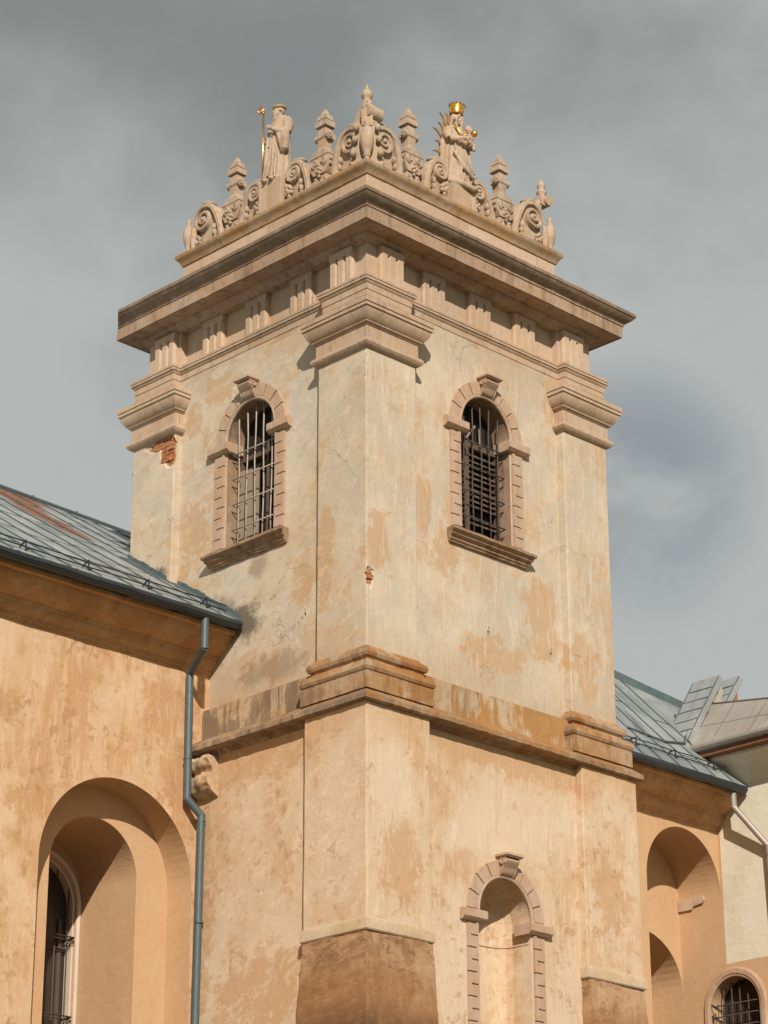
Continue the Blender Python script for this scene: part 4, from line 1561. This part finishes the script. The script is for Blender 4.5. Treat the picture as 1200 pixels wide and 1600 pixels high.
TMm = Matrix(((-MS, 0, 0, u1), (0, -MS, 0, PP + .13), (0, 0, MS, mz0), (0, 0, 0, 1)))   # proper rotation for the head: x to viewer's left
bm = BM()
robe(bm, TM, [(-.02, 0, 0, .30, .24, .05), (.06, 0, .0, .30, .23, .06), (.22, .0, .0, .265, .205, .06), (.45, .01, .0, .245, .185, .05), (.70, .01, .0, .235, .175, .035), (.88, 0, .0, .215, .16, .02),
              (1.00, 0, .0, .205, .15, .01), (1.14, 0, -.01, .205, .135, .005), (1.22, 0, -.015, .15, .105, 0), (1.26, 0, -.015, .08, .07, 0)], seed=2.1, folds=9)
# mantle falling over the shoulders and gathered across the waist
add_tube(bm, [(-.22, .08, .95), (-.10, .19, .86), (.04, .21, .84), (.18, .17, .90)], [.05, .06, .06, .05], 10, TM)
for pts_, r_ in (([(-.16, .13, .84), (-.15, .165, .60), (-.10, .195, .36), (-.10, .235, .06)], .026), ([(-.08, .16, .82), (-.02, .18, .62), (.06, .19, .44), (.16, .20, .30)], .028),
                 ([(.02, .165, .80), (.07, .172, .66), (.13, .17, .52), (.20, .16, .42)], .022), ([(.14, .15, .84), (.19, .14, .62), (.22, .14, .36), (.24, .17, .06)], .026),
                 ([(.06, .19, .40), (.04, .21, .24), (.08, .24, .05)], .024), ([(-.02, .19, .34), (-.03, .22, .18), (.0, .245, .05)], .018)):
    add_tube(bm, pts_, [r_ * .6] + [r_] * (len(pts_) - 1), 7, TM)
add_tube(bm, [(-.20, .14, .66), (-.05, .24, .36), (.14, .26, .22), (.25, .2, .32)], [.03, .045, .045, .03], 8, TM)
add_tube(bm, [(-.30, .08, .10), (-.12, .24, .04), (.1, .28, -.0), (.26, .2, .05)], [.05, .06, .06, .05], 8, TM)       # curved crescent under the feet
for sx, k in ((-1, 1.0), (1, 1.0)):
    add_tube(bm, [(sx * .19, -.06, 1.15), (sx * .26, -.06, .85), (sx * .27, -.06, .45), (sx * .28, -.04, .05)], [.07, .075, .07, .06], 10, TM)
# viewer's left arm bent to the front
add_tube(bm, [(-.16, -.01, 1.15), (-.245, .03, 1.00), (-.24, .09, .90)], [.085, .095, .085], 12, TM)
add_tube(bm, [(-.24, .09, .90), (-.12, .20, .90), (-.02, .255, .93)], [.075, .06, .035], 12, TM)
hand(bm, TM, (-.03, .25, .93), (.9, .2, .2), (0, .2, 1), .95)
# viewer's right arm carries the child
add_tube(bm, [(.16, -.01, 1.15), (.22, .03, 1.00), (.22, .12, .90)], [.085, .085, .075], 12, TM)
add_tube(bm, [(.22, .12, .90), (.15, .20, .86), (.06, .25, .86)], [.075, .06, .035], 12, TM)
hand(bm, TM, (.07, .25, .86), (-.9, .3, .1), (0, .2, 1), .95)
Hm = TMm @ Matrix.Translation((.0, .0, 1.28)) @ Matrix.Rotation(R(38), 4, 'Z') @ Matrix.Rotation(R(-6), 4, 'X')
head(bm, Hm, 1.06, hair='long')
# child: continuous with the group
add_tube(bm, [(.15, .15, .90), (.155, .15, 1.02), (.15, .14, 1.10)], [.08, .075, .05], 12, TM)
add_tube(bm, [(.15, .16, .90), (.08, .23, .90), (.07, .25, .80)], [.055, .045, .03], 8, TM)
add_tube(bm, [(.19, .16, .90), (.18, .23, .87), (.17, .25, .76)], [.055, .045, .03], 8, TM)
add_tube(bm, [(.20, .14, 1.07), (.225, .17, 1.02), (.225, .19, 1.06)], [.035, .028, .02], 8, TM)
add_tube(bm, [(.10, .15, 1.07), (.06, .20, 1.04), (.05, .23, 1.08)], [.035, .028, .02], 8, TM)
add_ball(bm, (.045, .24, 1.10), (.02, .02, .028), TM, 8)
Hc = TMm @ Matrix.Translation((-.155, .14, 1.12)) @ Matrix.Rotation(R(10), 4, 'Z')
head(bm, Hc, .72)
body = finish('gowned_body', bm, M['carved'], mado)
remesh(body, .0115, 3, .4)
# crown
bm = BM()
Tk = lambda p: Hm @ (p * 1.06)
add_lathe(bm, [(.088, .188), (.096, .188), (.098, .205), (.094, .21), (.104, .29), (.115, .35), (.107, .35), (.085, .21)], (0, -.012, 0), 28, Tk, 1.0, 1.1)
for i in range(12):
    a = 2 * PI * i / 12
    x, y = .110 * math.cos(a), -.012 + .121 * math.sin(a)
    add_lathe(bm, [(.006, -.012), (.024, .004), (.020, .018), (.006, .030)], (x, y, .35), 8, Tk)
    add_ball(bm, (.101 * math.cos(a), -.012 + .111 * math.sin(a), .25), .011, Tk, 6)
ringp = [(.098 * math.cos(2 * PI * i / 24), -.012 + .108 * math.sin(2 * PI * i / 24), .197) for i in range(24)]
add_tube(bm, ringp, .010, 6, Tk, close=True)
add_ball(bm, (0, -.012, .30), (.09, .10, .06), Tk, 12)
finish('crown', bm, M['gold'], mado, smooth=True, auto=50)
bm = BM()
add_ball(bm, (.225, .215, 1.125), .058, TM, 16)
finish('orb', bm, M['gold'], mado, smooth=True)
bm = BM()
add_tube(bm, [(-.155, .11, 1.20), (-.12, .16, 1.10), (-.06, .195, 1.0), (-.02, .21, .93)], [.016, .02, .02, .012], 6, TM)
add_tube(bm, [(.13, .11, 1.20), (.08, .165, 1.10), (.02, .195, 1.02)], [.014, .016, .010], 6, TM)
finish('gilded_hem', bm, M['gold'], mado, smooth=True)
bm = BM()
for i in range(22):
    a = R(100) + R(340) * i / 22 + R(-80)
    ca, sa = math.cos(a), math.sin(a)
    bx, bz = .20 * ca, .78 + .50 * sa
    L_ = .31 if i % 2 else .24
    d = Vector((ca * .95, sa * 1.0)).normalized()
    nn = Vector((-d.y, d.x))
    pts = []
    for t, wv, sh in ((0, .034, 0), (.35, .03, .018), (.7, .02, -.012), (1, .003, .012)):
        c = Vector((bx, bz)) + d * (L_ * t + .02) + nn * sh
        pts.append((c + nn * wv, c - nn * wv))
    poly = [tuple(p[0]) for p in pts] + [tuple(p[1]) for p in pts[::-1]]
    add_prism(bm, poly, -.06, -.04, TM)
add_tube(bm, [(.24 * math.cos(2 * PI * i / 36), -.05, .78 + .52 * math.sin(2 * PI * i / 36)) for i in range(36)], .022, 6, TM, close=True)
for zz in (.5, 1.0):
    add_tube(bm, [(-.24, -.05, zz), (.24, -.05, zz)], .015, 6, TM)
finish('sun_rays', bm, M['gilt_old'], mado)

# ------------------------------------------------------------------ nave (left) and wing (right)
NY = 3.95
CORP = [(-.3, -4.78), (.0, -4.76), (.015, -4.72), (.06, -4.71), (.06, -4.66), (.10, -4.64), (.145, -4.60), (.18, -4.55), (.19, -4.50), (.225, -4.495), (.225, -4.45), (.255, -4.44), (.34, -4.40), (.43, -4.33), (.50, -4.25), (.545, -4.18), (.55, -4.15), (.64, -4.14),
        (.65, -4.08), (-.3, -4.06)]

nave = thing('church_nave', (-6, 6, GZ), 'orange plastered church nave wall with tall arched recess, left of the tower', 'church')
bm = BM()
add_box(bm, -16, .4, NY, 7.2, GZ, -4.1)
nw = finish('nave_wall', bm, M['nave'], nave)
NC = -1.655
cut = []
b_ = BM(); add_prism(b_, arch_pts(NC, 1.545, -8.42, -19.0, 40), -.60, .3, TR(NY)); cut.append(b_)
b_ = BM(); add_prism(b_, arch_pts(NC, .885, -8.27, -19.0, 40), -2.05, .3, TR(NY)); cut.append(b_)
b_ = BM(); add_prism(b_, arch_pts(NC, .80, -8.50, -18.9, 40), -2.6, .3, TR(NY)); cut.append(b_)
carve_in(nw, nave, cut)
# faces inside the recess take the smoother recess plaster
nw.data.materials.append(M['recess'])
me = nw.data
ofs = Vector(nave.location)
for p in me.polygons:
    c = p.center + ofs
    if c.y > NY + .003 and c.y < 6.9 and -3.4 < c.x < .1 and c.z > -19.5 and c.z < -6.2:
        p.material_index = 1
bm = BM()
L_ = [(-16, NY), (.4, NY)]
add_sweep(bm, L_, CORP, maxseg=.25)
rough(bm, .007, 2.5, 2)
finish('eaves_cornice', bm, M['cornice_nave'], nave, smooth=True, auto=28)

# window in the recess
T = TR(NY, NC)
bm = BM()
for i in range(1):
    prof_in, prof_out = .80, .885
ap = [(.845 * math.cos(PI * i / 30), -2.03, -8.46 + .845 * math.sin(PI * i / 30)) for i in range(31)]
add_tube(bm, [(.845, -2.03, -18.8)] + ap + [(-.845, -2.03, -18.8)], .045, 8, T)
wn = finish('nave_window', bm, M['white_frame'], nave, smooth=True)
bm = BM()
pts = arch_pts(0, .81, -8.50, -18.8, 28)
pi = arch_pts(0, .765, -8.50, -18.75, 28)
n = len(pts)
for v0_, v1_ in ((-2.36, -2.08),):
    for ring_a, ring_b in ((pts, pi),):
        A0 = [bm.verts.new(T(Vector((p[0], v0_, p[1])))) for p in ring_a]
        A1 = [bm.verts.new(T(Vector((p[0], v1_, p[1])))) for p in ring_a]
        B0 = [bm.verts.new(T(Vector((p[0], v0_, p[1])))) for p in ring_b]
        B1 = [bm.verts.new(T(Vector((p[0], v1_, p[1])))) for p in ring_b]
        for j in range(n):
            k = (j + 1) % n
            bm.faces.new((A0[j], A0[k], A1[k], A1[j])); bm.faces.new((B0[j], B1[j], B1[k], B0[k]))
            bm.faces.new((A1[j], A1[k], B1[k], B1[j])); bm.faces.new((A0[j], B0[j], B0[k], A0[k]))
finish('window_reveal', bm, M['white_frame'], wn)
bm = BM()
add_prism(bm, arch_pts(0, .80, -8.50, -18.8, 28), -2.36, -2.245, T)
wp = finish('dark_panes', bm, M['pane'], wn)
bm = BM()
for u in (-.55, -.3, -.05, .2, .45, .70):
    zt = -8.5 + math.sqrt(max(.01, .78 ** 2 - u * u))
    add_tube(bm, [(u, -2.12, -18.7), (u, -2.12, zt)], .013, 6, T)
for z in (-9.0, -10.3, -11.6, -12.9):
    add_tube(bm, [(.75, -2.24, z), (.75, -1.99, z), (-.75, -1.99, z), (-.75, -2.24, z)], .014, 6, T)
    add_tube(bm, [(.75, -1.99, z), (.72, -2.22, z - .12)], .010, 6, T)
    add_tube(bm, [(.75, -2.0, z - .05), (-.75, -2.0, z - .05)], .010, 6, T)
finish('grille', bm, M['iron_dark'], wn, smooth=True)
bm = BM()
for u in (-.52, -.1, .32, .62):
    add_box(bm, u - .035, u + .035, -2.243, -2.21, -18.7, -8.3 - abs(u) * .6, T)
for z in (-9.2, -10.6, -12.0):
    add_box(bm, -.76, .76, -2.242, -2.215, z, z + .07, T)
finish('glazing_bars', bm, plain('old_glazing_bars', (.10, .07, .05), .8), wn)

# nave roof
RY0, RZ0, RS = 3.12, -3.955, .64


def roof_z(y, y0=RY0, z0=RZ0, s=RS):
    return z0 + s * (y - y0)


ridge = lambda x: 10.325 - .248 * (x - .228)
bm = BM()
xs = [-16, -10, -6, -3, -1, 0.165]
top = [bm.verts.new((x, ridge(x), roof_z(ridge(x)))) for x in (-16, -8, -3, .165)]
low = [bm.verts.new((x, RY0, roof_z(RY0))) for x in (-16, -8, -3, .165)]
for i in range(3):
    bm.faces.new((low[i], low[i + 1], top[i + 1], top[i]))
# the slope also passes behind the tower
t2 = bm.verts.new((5.0, ridge(5.0), roof_z(ridge(5.0)))); l2 = bm.verts.new((5.0, 5.95, roof_z(5.95))); l1 = bm.verts.new((.165, 5.95, roof_z(5.95)))
bm.faces.new((l1, l2, t2, top[3]))
# back slope
bt = [bm.verts.new((x, ridge(x) + 6, roof_z(ridge(x)) - 3.6)) for x in (-16, 5.0)]
bm.faces.new((top[0], top[1], top[2], top[3], t2, bt[1], bt[0]))
nr = finish('nave_roof', bm, M['roof'], nave)
bm = BM()
rnd = random.Random(8)
x = -15.6
while x < 5.0:
    y0_ = RY0 if x < .15 else 6.05
    y1_ = ridge(x)
    k = 14
    pts = []
    for i in range(k + 1):
        y = y0_ + (y1_ - y0_) * i / k
        pts.append((x + .012 * math.sin(i * 1.7 + x * 5), y, roof_z(y) + .018))
    add_tube(bm, pts, .010, 5)
    # cross locks, staggered
    y = y0_ + rnd.uniform(.4, 1.6)
    while y < y1_ - .2:
        xe = min(x + .62, .16 if y < 5.9 else 5)
        if xe > x + .1:
            add_tube(bm, [(x, y, roof_z(y) + .006), ((x + xe) / 2, y + .01, roof_z(y) + .004), (xe, y, roof_z(y) + .006)], .009, 4)
        y += rnd.uniform(.9, 1.7)
    x += rnd.uniform(.5, .66)
add_tube(bm, [(x_, ridge(x_), roof_z(ridge(x_)) + .03) for x_ in (-16, -8, -4, -1, 1, 3, 5)], .04, 6)
for x_ in (-.6, .9, 1.8):
    y = ridge(x_)
    add_tube(bm, [(x_, y, roof_z(y)), (x_, y, roof_z(y) + .09)], .02, 5)
finish('seams', bm, M['seam'], nr)
# flashing against the tower
bm = BM()
for i in range(24):
    y = 3.15 + i * .12
    h = .10 + .05 * mnoise.noise(Vector((y * 3, 1, 2)))
    q = [(WU - .015 if y < 4.85 else -.015, y), (WU - .015 if y < 4.85 else -.015, y + .125)]
    xx = q[0][0]
    add_prism(bm, [(y, roof_z(y) - .05), (y + .118, roof_z(y + .118) - .05), (y + .118, roof_z(y + .118) + h), (y, roof_z(y) + h + .012)], .0, .012 + .004 * (i % 2), TL(xx + .013))
    add_prism(bm, [(y, roof_z(y) + .0), (y + .118, roof_z(y + .118) + .0), (y + .118, roof_z(y + .118) + .03), (y, roof_z(y) + .03)], .012, .17 + .05 * math.sin(i * 2.3), TL(xx + .013))
rough(bm, .008, 6, 3)
finish('flashing', bm, M['flash'], nr)


def gutter(name, par, pts, r, mat, brackets=True):
    bm = BM()
    add_tube(bm, pts, r, 14)
    p0, p1 = Vector(pts[0]), Vector(pts[-1])
    n_ = int((p1 - p0).length / 1.1)
    for i in range(1, n_):
        p = p0 + (p1 - p0) * (i / n_)
        d = (p1 - p0).normalized()
        add_tube(bm, [p - d * .02, p + d * .02], r * 1.07, 14)
    # rolled lip
    d = (p1 - p0).normalized()
    add_tube(bm, [tuple(Vector(p) + Vector((d.y, -d.x, 0)).normalized() * r * .95 + Vector((0, 0, -r * .15))) for p in pts], r * .16, 6)
    rough(bm, .004, 2.5, 2)
    return finish(name, bm, mat, par, smooth=True, auto=45)


def gpath(x0, x1, y, z, n=24):
    return [(x0 + (x1 - x0) * i / n, y, z + .008 * math.sin(i * 1.9)) for i in range(n + 1)]


gutter('gutter', nave, gpath(-16, .10, 3.14, -4.035, 40), .082, M['gutter'])


def snow_guard(x0, x1, step, y, zf, par_name, label, cx):
    o = thing('snow_guard', (cx, y, zf(y)), label, 'snow guard')
    bm = BM()
    for h, dy in ((.06, .0), (.15, .01)):
        add_tube(bm, [(x0 + (x1 - x0) * i / 30, y + dy, zf(y) + h + .006 * math.sin(i * 1.3)) for i in range(31)], .0125, 5)
    finish('rail', bm, M['gutter'], o)
    x = x1 - step * .35
    while x > x0:
        bm = BM()
        z = zf(y)
        add_box(bm, x - .009, x + .009, y - .015, y + .005, z - .01, z + .18)
        add_prism(bm, [(y + .0, z + .165), (y + .02, z + .18), (y + .16, zf(y + .16) + .015), (y + .16, zf(y + .16)), (y + .14, zf(y + .14))], -.008, .008, lambda p, x=x: Vector((x + p.y, p.x, p.z)))
        add_box(bm, x - .015, x + .015, y - .12, y + .32, z, z + .012, None)
        finish('bracket', bm, M['gutter'], o)
        x -= step


snow_guard(-14, .0, 1.25, 3.36, roof_z, nave, 'thin two-rail snow guard on brackets along the eave of the left nave roof', -6)

# left downpipe
dp = thing('downpipe', (-.2, 3.7, GZ), 'grey green downpipe with offset bends running down beside the nave arch', 'downpipe')
P_ = [(-.64, 3.15, -4.08), (-.64, 3.15, -4.60), (-.39, 3.80, -4.83), (-.375, 3.80, -6.98), (-.15, 3.70, -7.24), (-.14, 3.74, -10.4), (-.14, 3.74, GZ)]


def pipe_mesh(pts, r):
    bm = BM()
    for a, b_ in zip(pts, pts[1:]):
        a = Vector(a); b_ = Vector(b_)
        d = (b_ - a).normalized()
        add_tube(bm, [a - d * r * .35, b_ + d * r * .35], r, 14)
    return bm


bm = pipe_mesh(P_, .066)
finish('pipe', bm, M['pipe'], dp, smooth=True, auto=40)
for a, z in ((2, -5.15), (3, -7.33), (2, -6.3), (3, -9.0)):
    p0 = P_[a if a == 2 else 4]
    x_ = (p0[0] + .006, p0[1])
    bm = BM()
    add_tube(bm, [(x_[0], x_[1], z - .013), (x_[0], x_[1], z + .013)], .073, 14)
    finish('pipe_clamp', bm, M['pipe'], dp, smooth=True, auto=40)

# ---- right wing
WX1 = 13.745
wing = thing('church_wing', (10, 6, GZ), 'orange plastered church wing with arched recess behind the right side of the tower', 'church')
bm = BM()
add_box(bm, 5.6, WX1, NY, 7.4, GZ, -4.2)
ww = finish('wing_wall', bm, M['recess'], wing)
cut = []
b_ = BM(); add_prism(b_, arch_pts(12.60, 1.145, -6.12, -19.0, 36), -1.08, .3, TR(NY)); cut.append(b_)
b_ = BM(); add_box(b_, 12.9, 14.2, NY - .2, NY + 1.0801, -19.0, -6.12); cut.append(b_)
pts = [(11.255, -19), (13.80, -19), (13.80, -7.92)] + [(12.50 + 1.244 * math.cos(PI * i / 26), -7.92 + 1.08 * math.sin(PI * i / 26)) for i in range(27)]
b_ = BM(); add_prism(b_, pts, -2.2, -1.0, TR(NY)); cut.append(b_)
carve_in(ww, wing, cut)
bm = BM()
add_sweep(bm, [(5.6, NY), (WX1 - .004, NY)], [(o, z - .12) for o, z in CORP], maxseg=.25)
rough(bm, .008, 2.5, 7)
finish('eaves_cornice', bm, M['cornice_nave'], wing, smooth=True, auto=28)
VZ0, VS = -4.08, 1.0


def wrid(x):
    return 7.70 - .2236 * (x - 5.9)


def wroof(y):
    return VZ0 + VS * (y - 3.12)


bm = BM()
vs = [bm.verts.new(p) for p in ((5.9, 3.12, wroof(3.12)), (WX1 - .01, 3.12, wroof(3.12)), (16.5, 4.9, wroof(4.9)), (16.5, 5.33, wroof(5.33)), (5.9, 7.70, wroof(7.70)))]
bm.faces.new(vs)
v2 = [bm.verts.new((x, 11.0, wroof(3.12))) for x in (5.9, 16.5)]
bm.faces.new((vs[4], vs[3], v2[1], v2[0]))
wr_ = finish('wing_roof', bm, M['roof_wing'], wing)
bm = BM()
x = 6.1
rnd = random.Random(3)
while x < WX1:
    y0_ = 3.12
    add_tube(bm, [(x + .02 * math.sin(i * 2 + x), y0_ + (wrid(x) - y0_) * i / 8, wroof(y0_ + (wrid(x) - y0_) * i / 8) + .014) for i in range(9)], .012, 5)
    if rnd.random() < .8:
        y = y0_ + rnd.uniform(.3, 2.4)
        add_tube(bm, [(x, y, wroof(y) + .006), (x + .55, y, wroof(y) + .006)], .010, 4)
    x += .55
finish('seams', bm, M['seam'], wr_)
bm = BM()
for i in range(20):
    xa = 5.9 + .53 * i
    xb = xa + .525
    c8 = []
    for xq in (xa, xb):
        for dy, dz in ((-.14, -.30), (.12, -.30), (.12, .04), (-.14, .04)):
            c8.append(bm.verts.new((xq, wrid(xq) + dy, wroof(wrid(xq)) + dz)))
    for fi in ((0, 1, 2, 3), (7, 6, 5, 4), (0, 4, 5, 1), (1, 5, 6, 2), (2, 6, 7, 3), (3, 7, 4, 0)):
        bm.faces.new([c8[q] for q in fi])
rough(bm, .01, 3, 2)
finish('ridge_cap', bm, M['flash'], wr_)
bm = BM()
cab = [(14.0, 5.1), (13.6, 4.5), (12.9, 4.0), (12.0, 3.8), (11.0, 3.9)]
add_tube(bm, [(x_, y_, wroof(y_) + .05) for x_, y_ in cab], .022, 6)
finish('cable', bm, M['seam'], wr_)
gutter('gutter', wing, gpath(5.7, 13.66, 3.14, -4.17, 24), .085, M['gutter'])
snow_guard(6.1, 13.4, 1.2, 3.36, wroof, wing, 'short two-rail snow guard on the eave of the right wing roof', 10)
# broken bit of moulding on the recess wall
bm = BM()
add_prism(bm, [(0, 0), (-.34, .0), (-.38, .06), (-.62, .09), (-.66, .14), (-.64, .24), (0, .24)], -.03, .045, TL(WX1, 5.01, 1, -6.33))
rough(bm, .008, 5, 2)
finish('moulding_fragment', bm, M['attic'], wing)

# ------------------------------------------------------------------ cream house at the right
house = thing('cream_house', (16, 0, GZ), 'cream plastered house with rusty sheet roof at the right edge', 'house')
HX = WX1
HC, HR, HZS = 3.72, .60, -8.42
bm = BM()
add_box(bm, HX, HX + .45, -9, NY - .06, -7.55, -3.2)
hw = finish('upper_wall', bm, M['cream'], house)
bm = BM()
add_prism(bm, [(NY - .06, -3.4), (7.3, -3.4), (7.3, GZ), (-9, GZ), (-9, -7.55), (NY - .06, -7.55)], -.45, 0, TL(HX))
hl = finish('lower_wall', bm, M['recess'], house)
b_ = BM(); add_prism(b_, arch_pts(HC, HR, HZS, -12.5, 30), -.40, .3, TL(HX)); 
carve_in(hl, house, [b_])
T = TL(HX, HC)
bm = BM()
pa = arch_pts(0, .83, HZS, -12.5, 30); pb = arch_pts(0, .60, HZS, -12.5, 30)
n = len(pa)
pr = [(.60, -.1), (.60, .03), (.64, .04), (.655, .055), (.74, .055), (.78, .02), (.78, -.1)]
rows = []
for i in range(33):
    if i == 0:
        base = None
    a = PI * (i - 1) / 30
    row = []
    for r_, v in pr:
        if i == 0:
            row.append(bm.verts.new(T(Vector((r_, v, -12.5)))))
        elif i == 32:
            row.append(bm.verts.new(T(Vector((-r_, v, -12.5)))))
        else:
            row.append(bm.verts.new(T(Vector((r_ * math.cos(a), v, HZS + r_ * math.sin(a))))))
    rows.append(row)
for A, B in zip(rows, rows[1:]):
    for j in range(len(pr)):
        k = (j + 1) % len(pr)
        bm.faces.new((A[j], A[k], B[k], B[j]))
bm.faces.new(rows[0]); bm.faces.new(rows[-1][::-1])
rough(bm, .006, 4, 3)
hwn = finish('arched_window', bm, M['surround'], house, smooth=True, auto=30)
bm = BM()
add_prism(bm, arch_pts(0, .60, HZS, -12.5, 28), -.40, -.34, T)
finish('dark_panes', bm, M['pane'], hwn)
bm = BM()
for u in (-.4, -.2, 0, .2, .4):
    add_tube(bm, [(u, -.15, -12.4), (u, -.15, HZS + math.sqrt(.36 - u * u) - .02)], .012, 6, T)
z = -8.35
while z > -11:
    add_tube(bm, [(.56, -.30, z - .05), (.585, .02, z + .05), (.52, .05, z - .02), (.30, .0, z), (-.5, .0, z), (-.55, -.3, z)], .012, 6, T)
    z -= .22
for u in (.30, .42, .54):
    add_tube(bm, [(u, .02, -11), (u, .02, -8.4 + .1 * math.sin(u * 20))], .010, 6, T)
finish('grille', bm, M['iron_dark'], hwn, smooth=True)
# coved eaves, gutter and roof
T = TL(HX, 0)
bm = BM()
ev = [(-.1, -4.02), (.01, -4.0), (.03, -3.95), (.08, -3.82), (.18, -3.68), (.32, -3.57), (.45, -3.52), (.45, -3.46), (-.1, -3.46)]
add_sweep(bm, [(HX, NY - .05), (HX, -9)], ev, maxseg=.4)
rough(bm, .006, 3, 2)
finish('coved_eaves', bm, M['cream'], house, smooth=True, auto=40)
HRS = 1.2
rdg = lambda y: (14.2, -1.95) if y > 4.4 else ((14.2 - .162 * (4.4 - y), -1.95 - .195 * (4.4 - y)) if y > 2.0 else (13.81, -2.42))
bm = BM()
ys = [4.72, 4.4, 3.6, 2.8, 2.0, -2, -9]
E_ = [bm.verts.new((13.12, y, -3.25)) for y in ys]
G_ = [bm.verts.new((rdg(y)[0], y, rdg(y)[1])) for y in ys]
K_ = [bm.verts.new((17.5, y, -2.7)) for y in ys]
E2 = [bm.verts.new((13.12, y, -3.36)) for y in ys]
K2 = [bm.verts.new((17.5, y, -3.36)) for y in ys]
for i in range(len(ys) - 1):
    for A, B in ((E_, G_), (G_, K_), (K_, K2), (K2, E2), (E2, E_)):
        bm.faces.new((A[i], A[i + 1], B[i + 1], B[i]))
bm.faces.new((E_[0], G_[0], K_[0], K2[0], E2[0]))
bm.faces.new((E_[-1], E2[-1], K2[-1], K_[-1], G_[-1]))
hr_ = finish('house_roof', bm, M['roof_house'], house)
bm = BM()
y = 3.55
while y > -9:
    g_ = rdg(y)
    add_tube(bm, [(13.12, y, -3.245), (g_[0], y, g_[1] + .006)], .008, 5)
    y -= .95
for t_ in (.52,):
    add_tube(bm, [(13.12 + (rdg(y)[0] - 13.12) * t_, y, -3.247 + (rdg(y)[1] + 3.25) * t_) for y in ys[1:]], .006, 4)
add_tube(bm, [(rdg(y)[0], y, rdg(y)[1] + .01) for y in ys[1:]], .022, 6)
finish('seams', bm, plain('rusty_seams', (.17, .14, .115), .6), hr_)
bm = BM()
add_box(bm, 13.10, 13.75, -9, 4.55, -3.46, -3.37)
rough(bm, .005, 3, 1)
finish('eave_board', bm, M['eave'], house)
bm = BM()
add_box(bm, 14.4, 15.9, 3.9, 7, GZ, -3.5)
finish('gable_wall', bm, M['cream'], house)
gb_ = BM()
gutter('gutter', house, [(13.06, 4.45 - 13.4 * i / 20, -3.27 - .006 * i / 2) for i in range(21)], .075, M['zinc'])

# sheet-covered fire wall rising at the end of the roof
fw_ = thing('fire_wall', (13.9, 4.7, -3.2), 'stepless sloping fire wall with pale sheet metal coping between the two right roofs', 'wall')
cy0, cy1 = 4.16, 4.86


def sheet_coping(par, P0, P1, y0, y1, n_):
    bm = BM()
    A0, A1 = Vector(P0), Vector(P1)
    nv_ = Vector((-(A1 - A0).y, (A1 - A0).x)).normalized()
    for i in range(n_):
        a = A0 + (A1 - A0) * (i / n_)
        b_ = A0 + (A1 - A0) * ((i + 1) / n_ + .02)
        q = [a + nv_ * .002, b_ + nv_ * .030, b_ - nv_ * .05, a - nv_ * .085]
        add_prism(bm, [tuple(p) for p in q], y0 + .008 * (i % 2), y1 - .006 * (i % 3), IDT)
        for yy in (y0, y1):      # turned-down edges
            q = [a + nv_ * .001, b_ + nv_ * .020, b_ - nv_ * .10, a - nv_ * .12]
            add_prism(bm, [tuple(p) for p in q], yy - .012, yy + .012, IDT)
    subdiv(bm, .2)
    rough(bm, .010, 3.5, 3)
    ob = finish('sheet_coping', bm, M['coping'], par)
    bs = BM()
    for i in range(1, n_):
        c_ = A0 + (A1 - A0) * (i / n_) + nv_ * .032
        add_tube(bs, [(c_.x + .006 * math.sin(i * 3 + j), y0 + (y1 - y0) * j / 4, c_.y) for j in range(5)], .011, 5)
    for yy in (y0 + .01, y1 - .01):
        add_tube(bs, [(A0.x + (A1 - A0).x * t + nv_.x * .026, yy, A0.y + (A1 - A0).y * t + nv_.y * .026) for t in (0, .33, .66, 1.0)], .012, 5)
    finish('sheet_folds', bs, M['seam'], ob)
    return ob


P0, P1 = (13.24, -2.98), (14.37, -1.36)
mas = plain('rendered_masonry', (0.40, 0.36, 0.29), 0.9)
bm = BM()
add_prism(bm, [(P0[0] + .10, P0[1] - .0), (P1[0] + .0, P1[1] - .06), (P1[0] + .14, P1[1] - .20), (P1[0] + .14, -4.0), (P0[0] + .10, -4.0)], cy0 + .05, cy1 - .05, IDT)
subdiv(bm, .15)
rough(bm, .012, 5, 4)
finish('masonry', bm, mas, fw_)
sheet_coping(fw_, P0, P1, cy0, cy1, 6)
# second, lower stub behind it
st_ = thing('fire_wall_stub', (15.1, 4.7, -2.4), 'broken brick fire wall stub with pale sheet coping just right of the longer sloping coping', 'wall')
sheet_coping(st_, (14.72, -2.0), (15.42, -1.06), 4.42, 5.02, 4)
bm = BM()
add_prism(bm, [(14.70, -2.7), (15.36, -2.7), (15.37, -2.2), (15.31, -1.9), (15.36, -1.6), (15.33, -1.28), (15.22, -1.36), (14.80, -1.94)], 4.46, 4.98, IDT)
subdiv(bm, .10)
rough(bm, .03, 6, 3)
finish('brickwork', bm, M['brick'], st_)

# right downpipe, leaning from the wing's gutter to the house wall
dp2 = thing('downpipe', (13.6, 2.8, GZ), 'bare zinc downpipe slanting from the wing gutter down the cream wall', 'downpipe')
bm = pipe_mesh([(13.35, 3.20, -4.30), (13.36, 3.20, -4.56), (13.64, 2.62, -5.42), (13.64, 2.55, -8.0), (13.64, 2.55, GZ)], .065)
finish('pipe', bm, M['zinc'], dp2, smooth=True, auto=40)
for z in (-5.6, -7.2):
    bm = BM()
    add_tube(bm, [(13.64, 2.6, z - .013), (13.64, 2.6, z + .013)], .073, 14)
    finish('pipe_clamp', bm, M['zinc'], dp2, smooth=True)
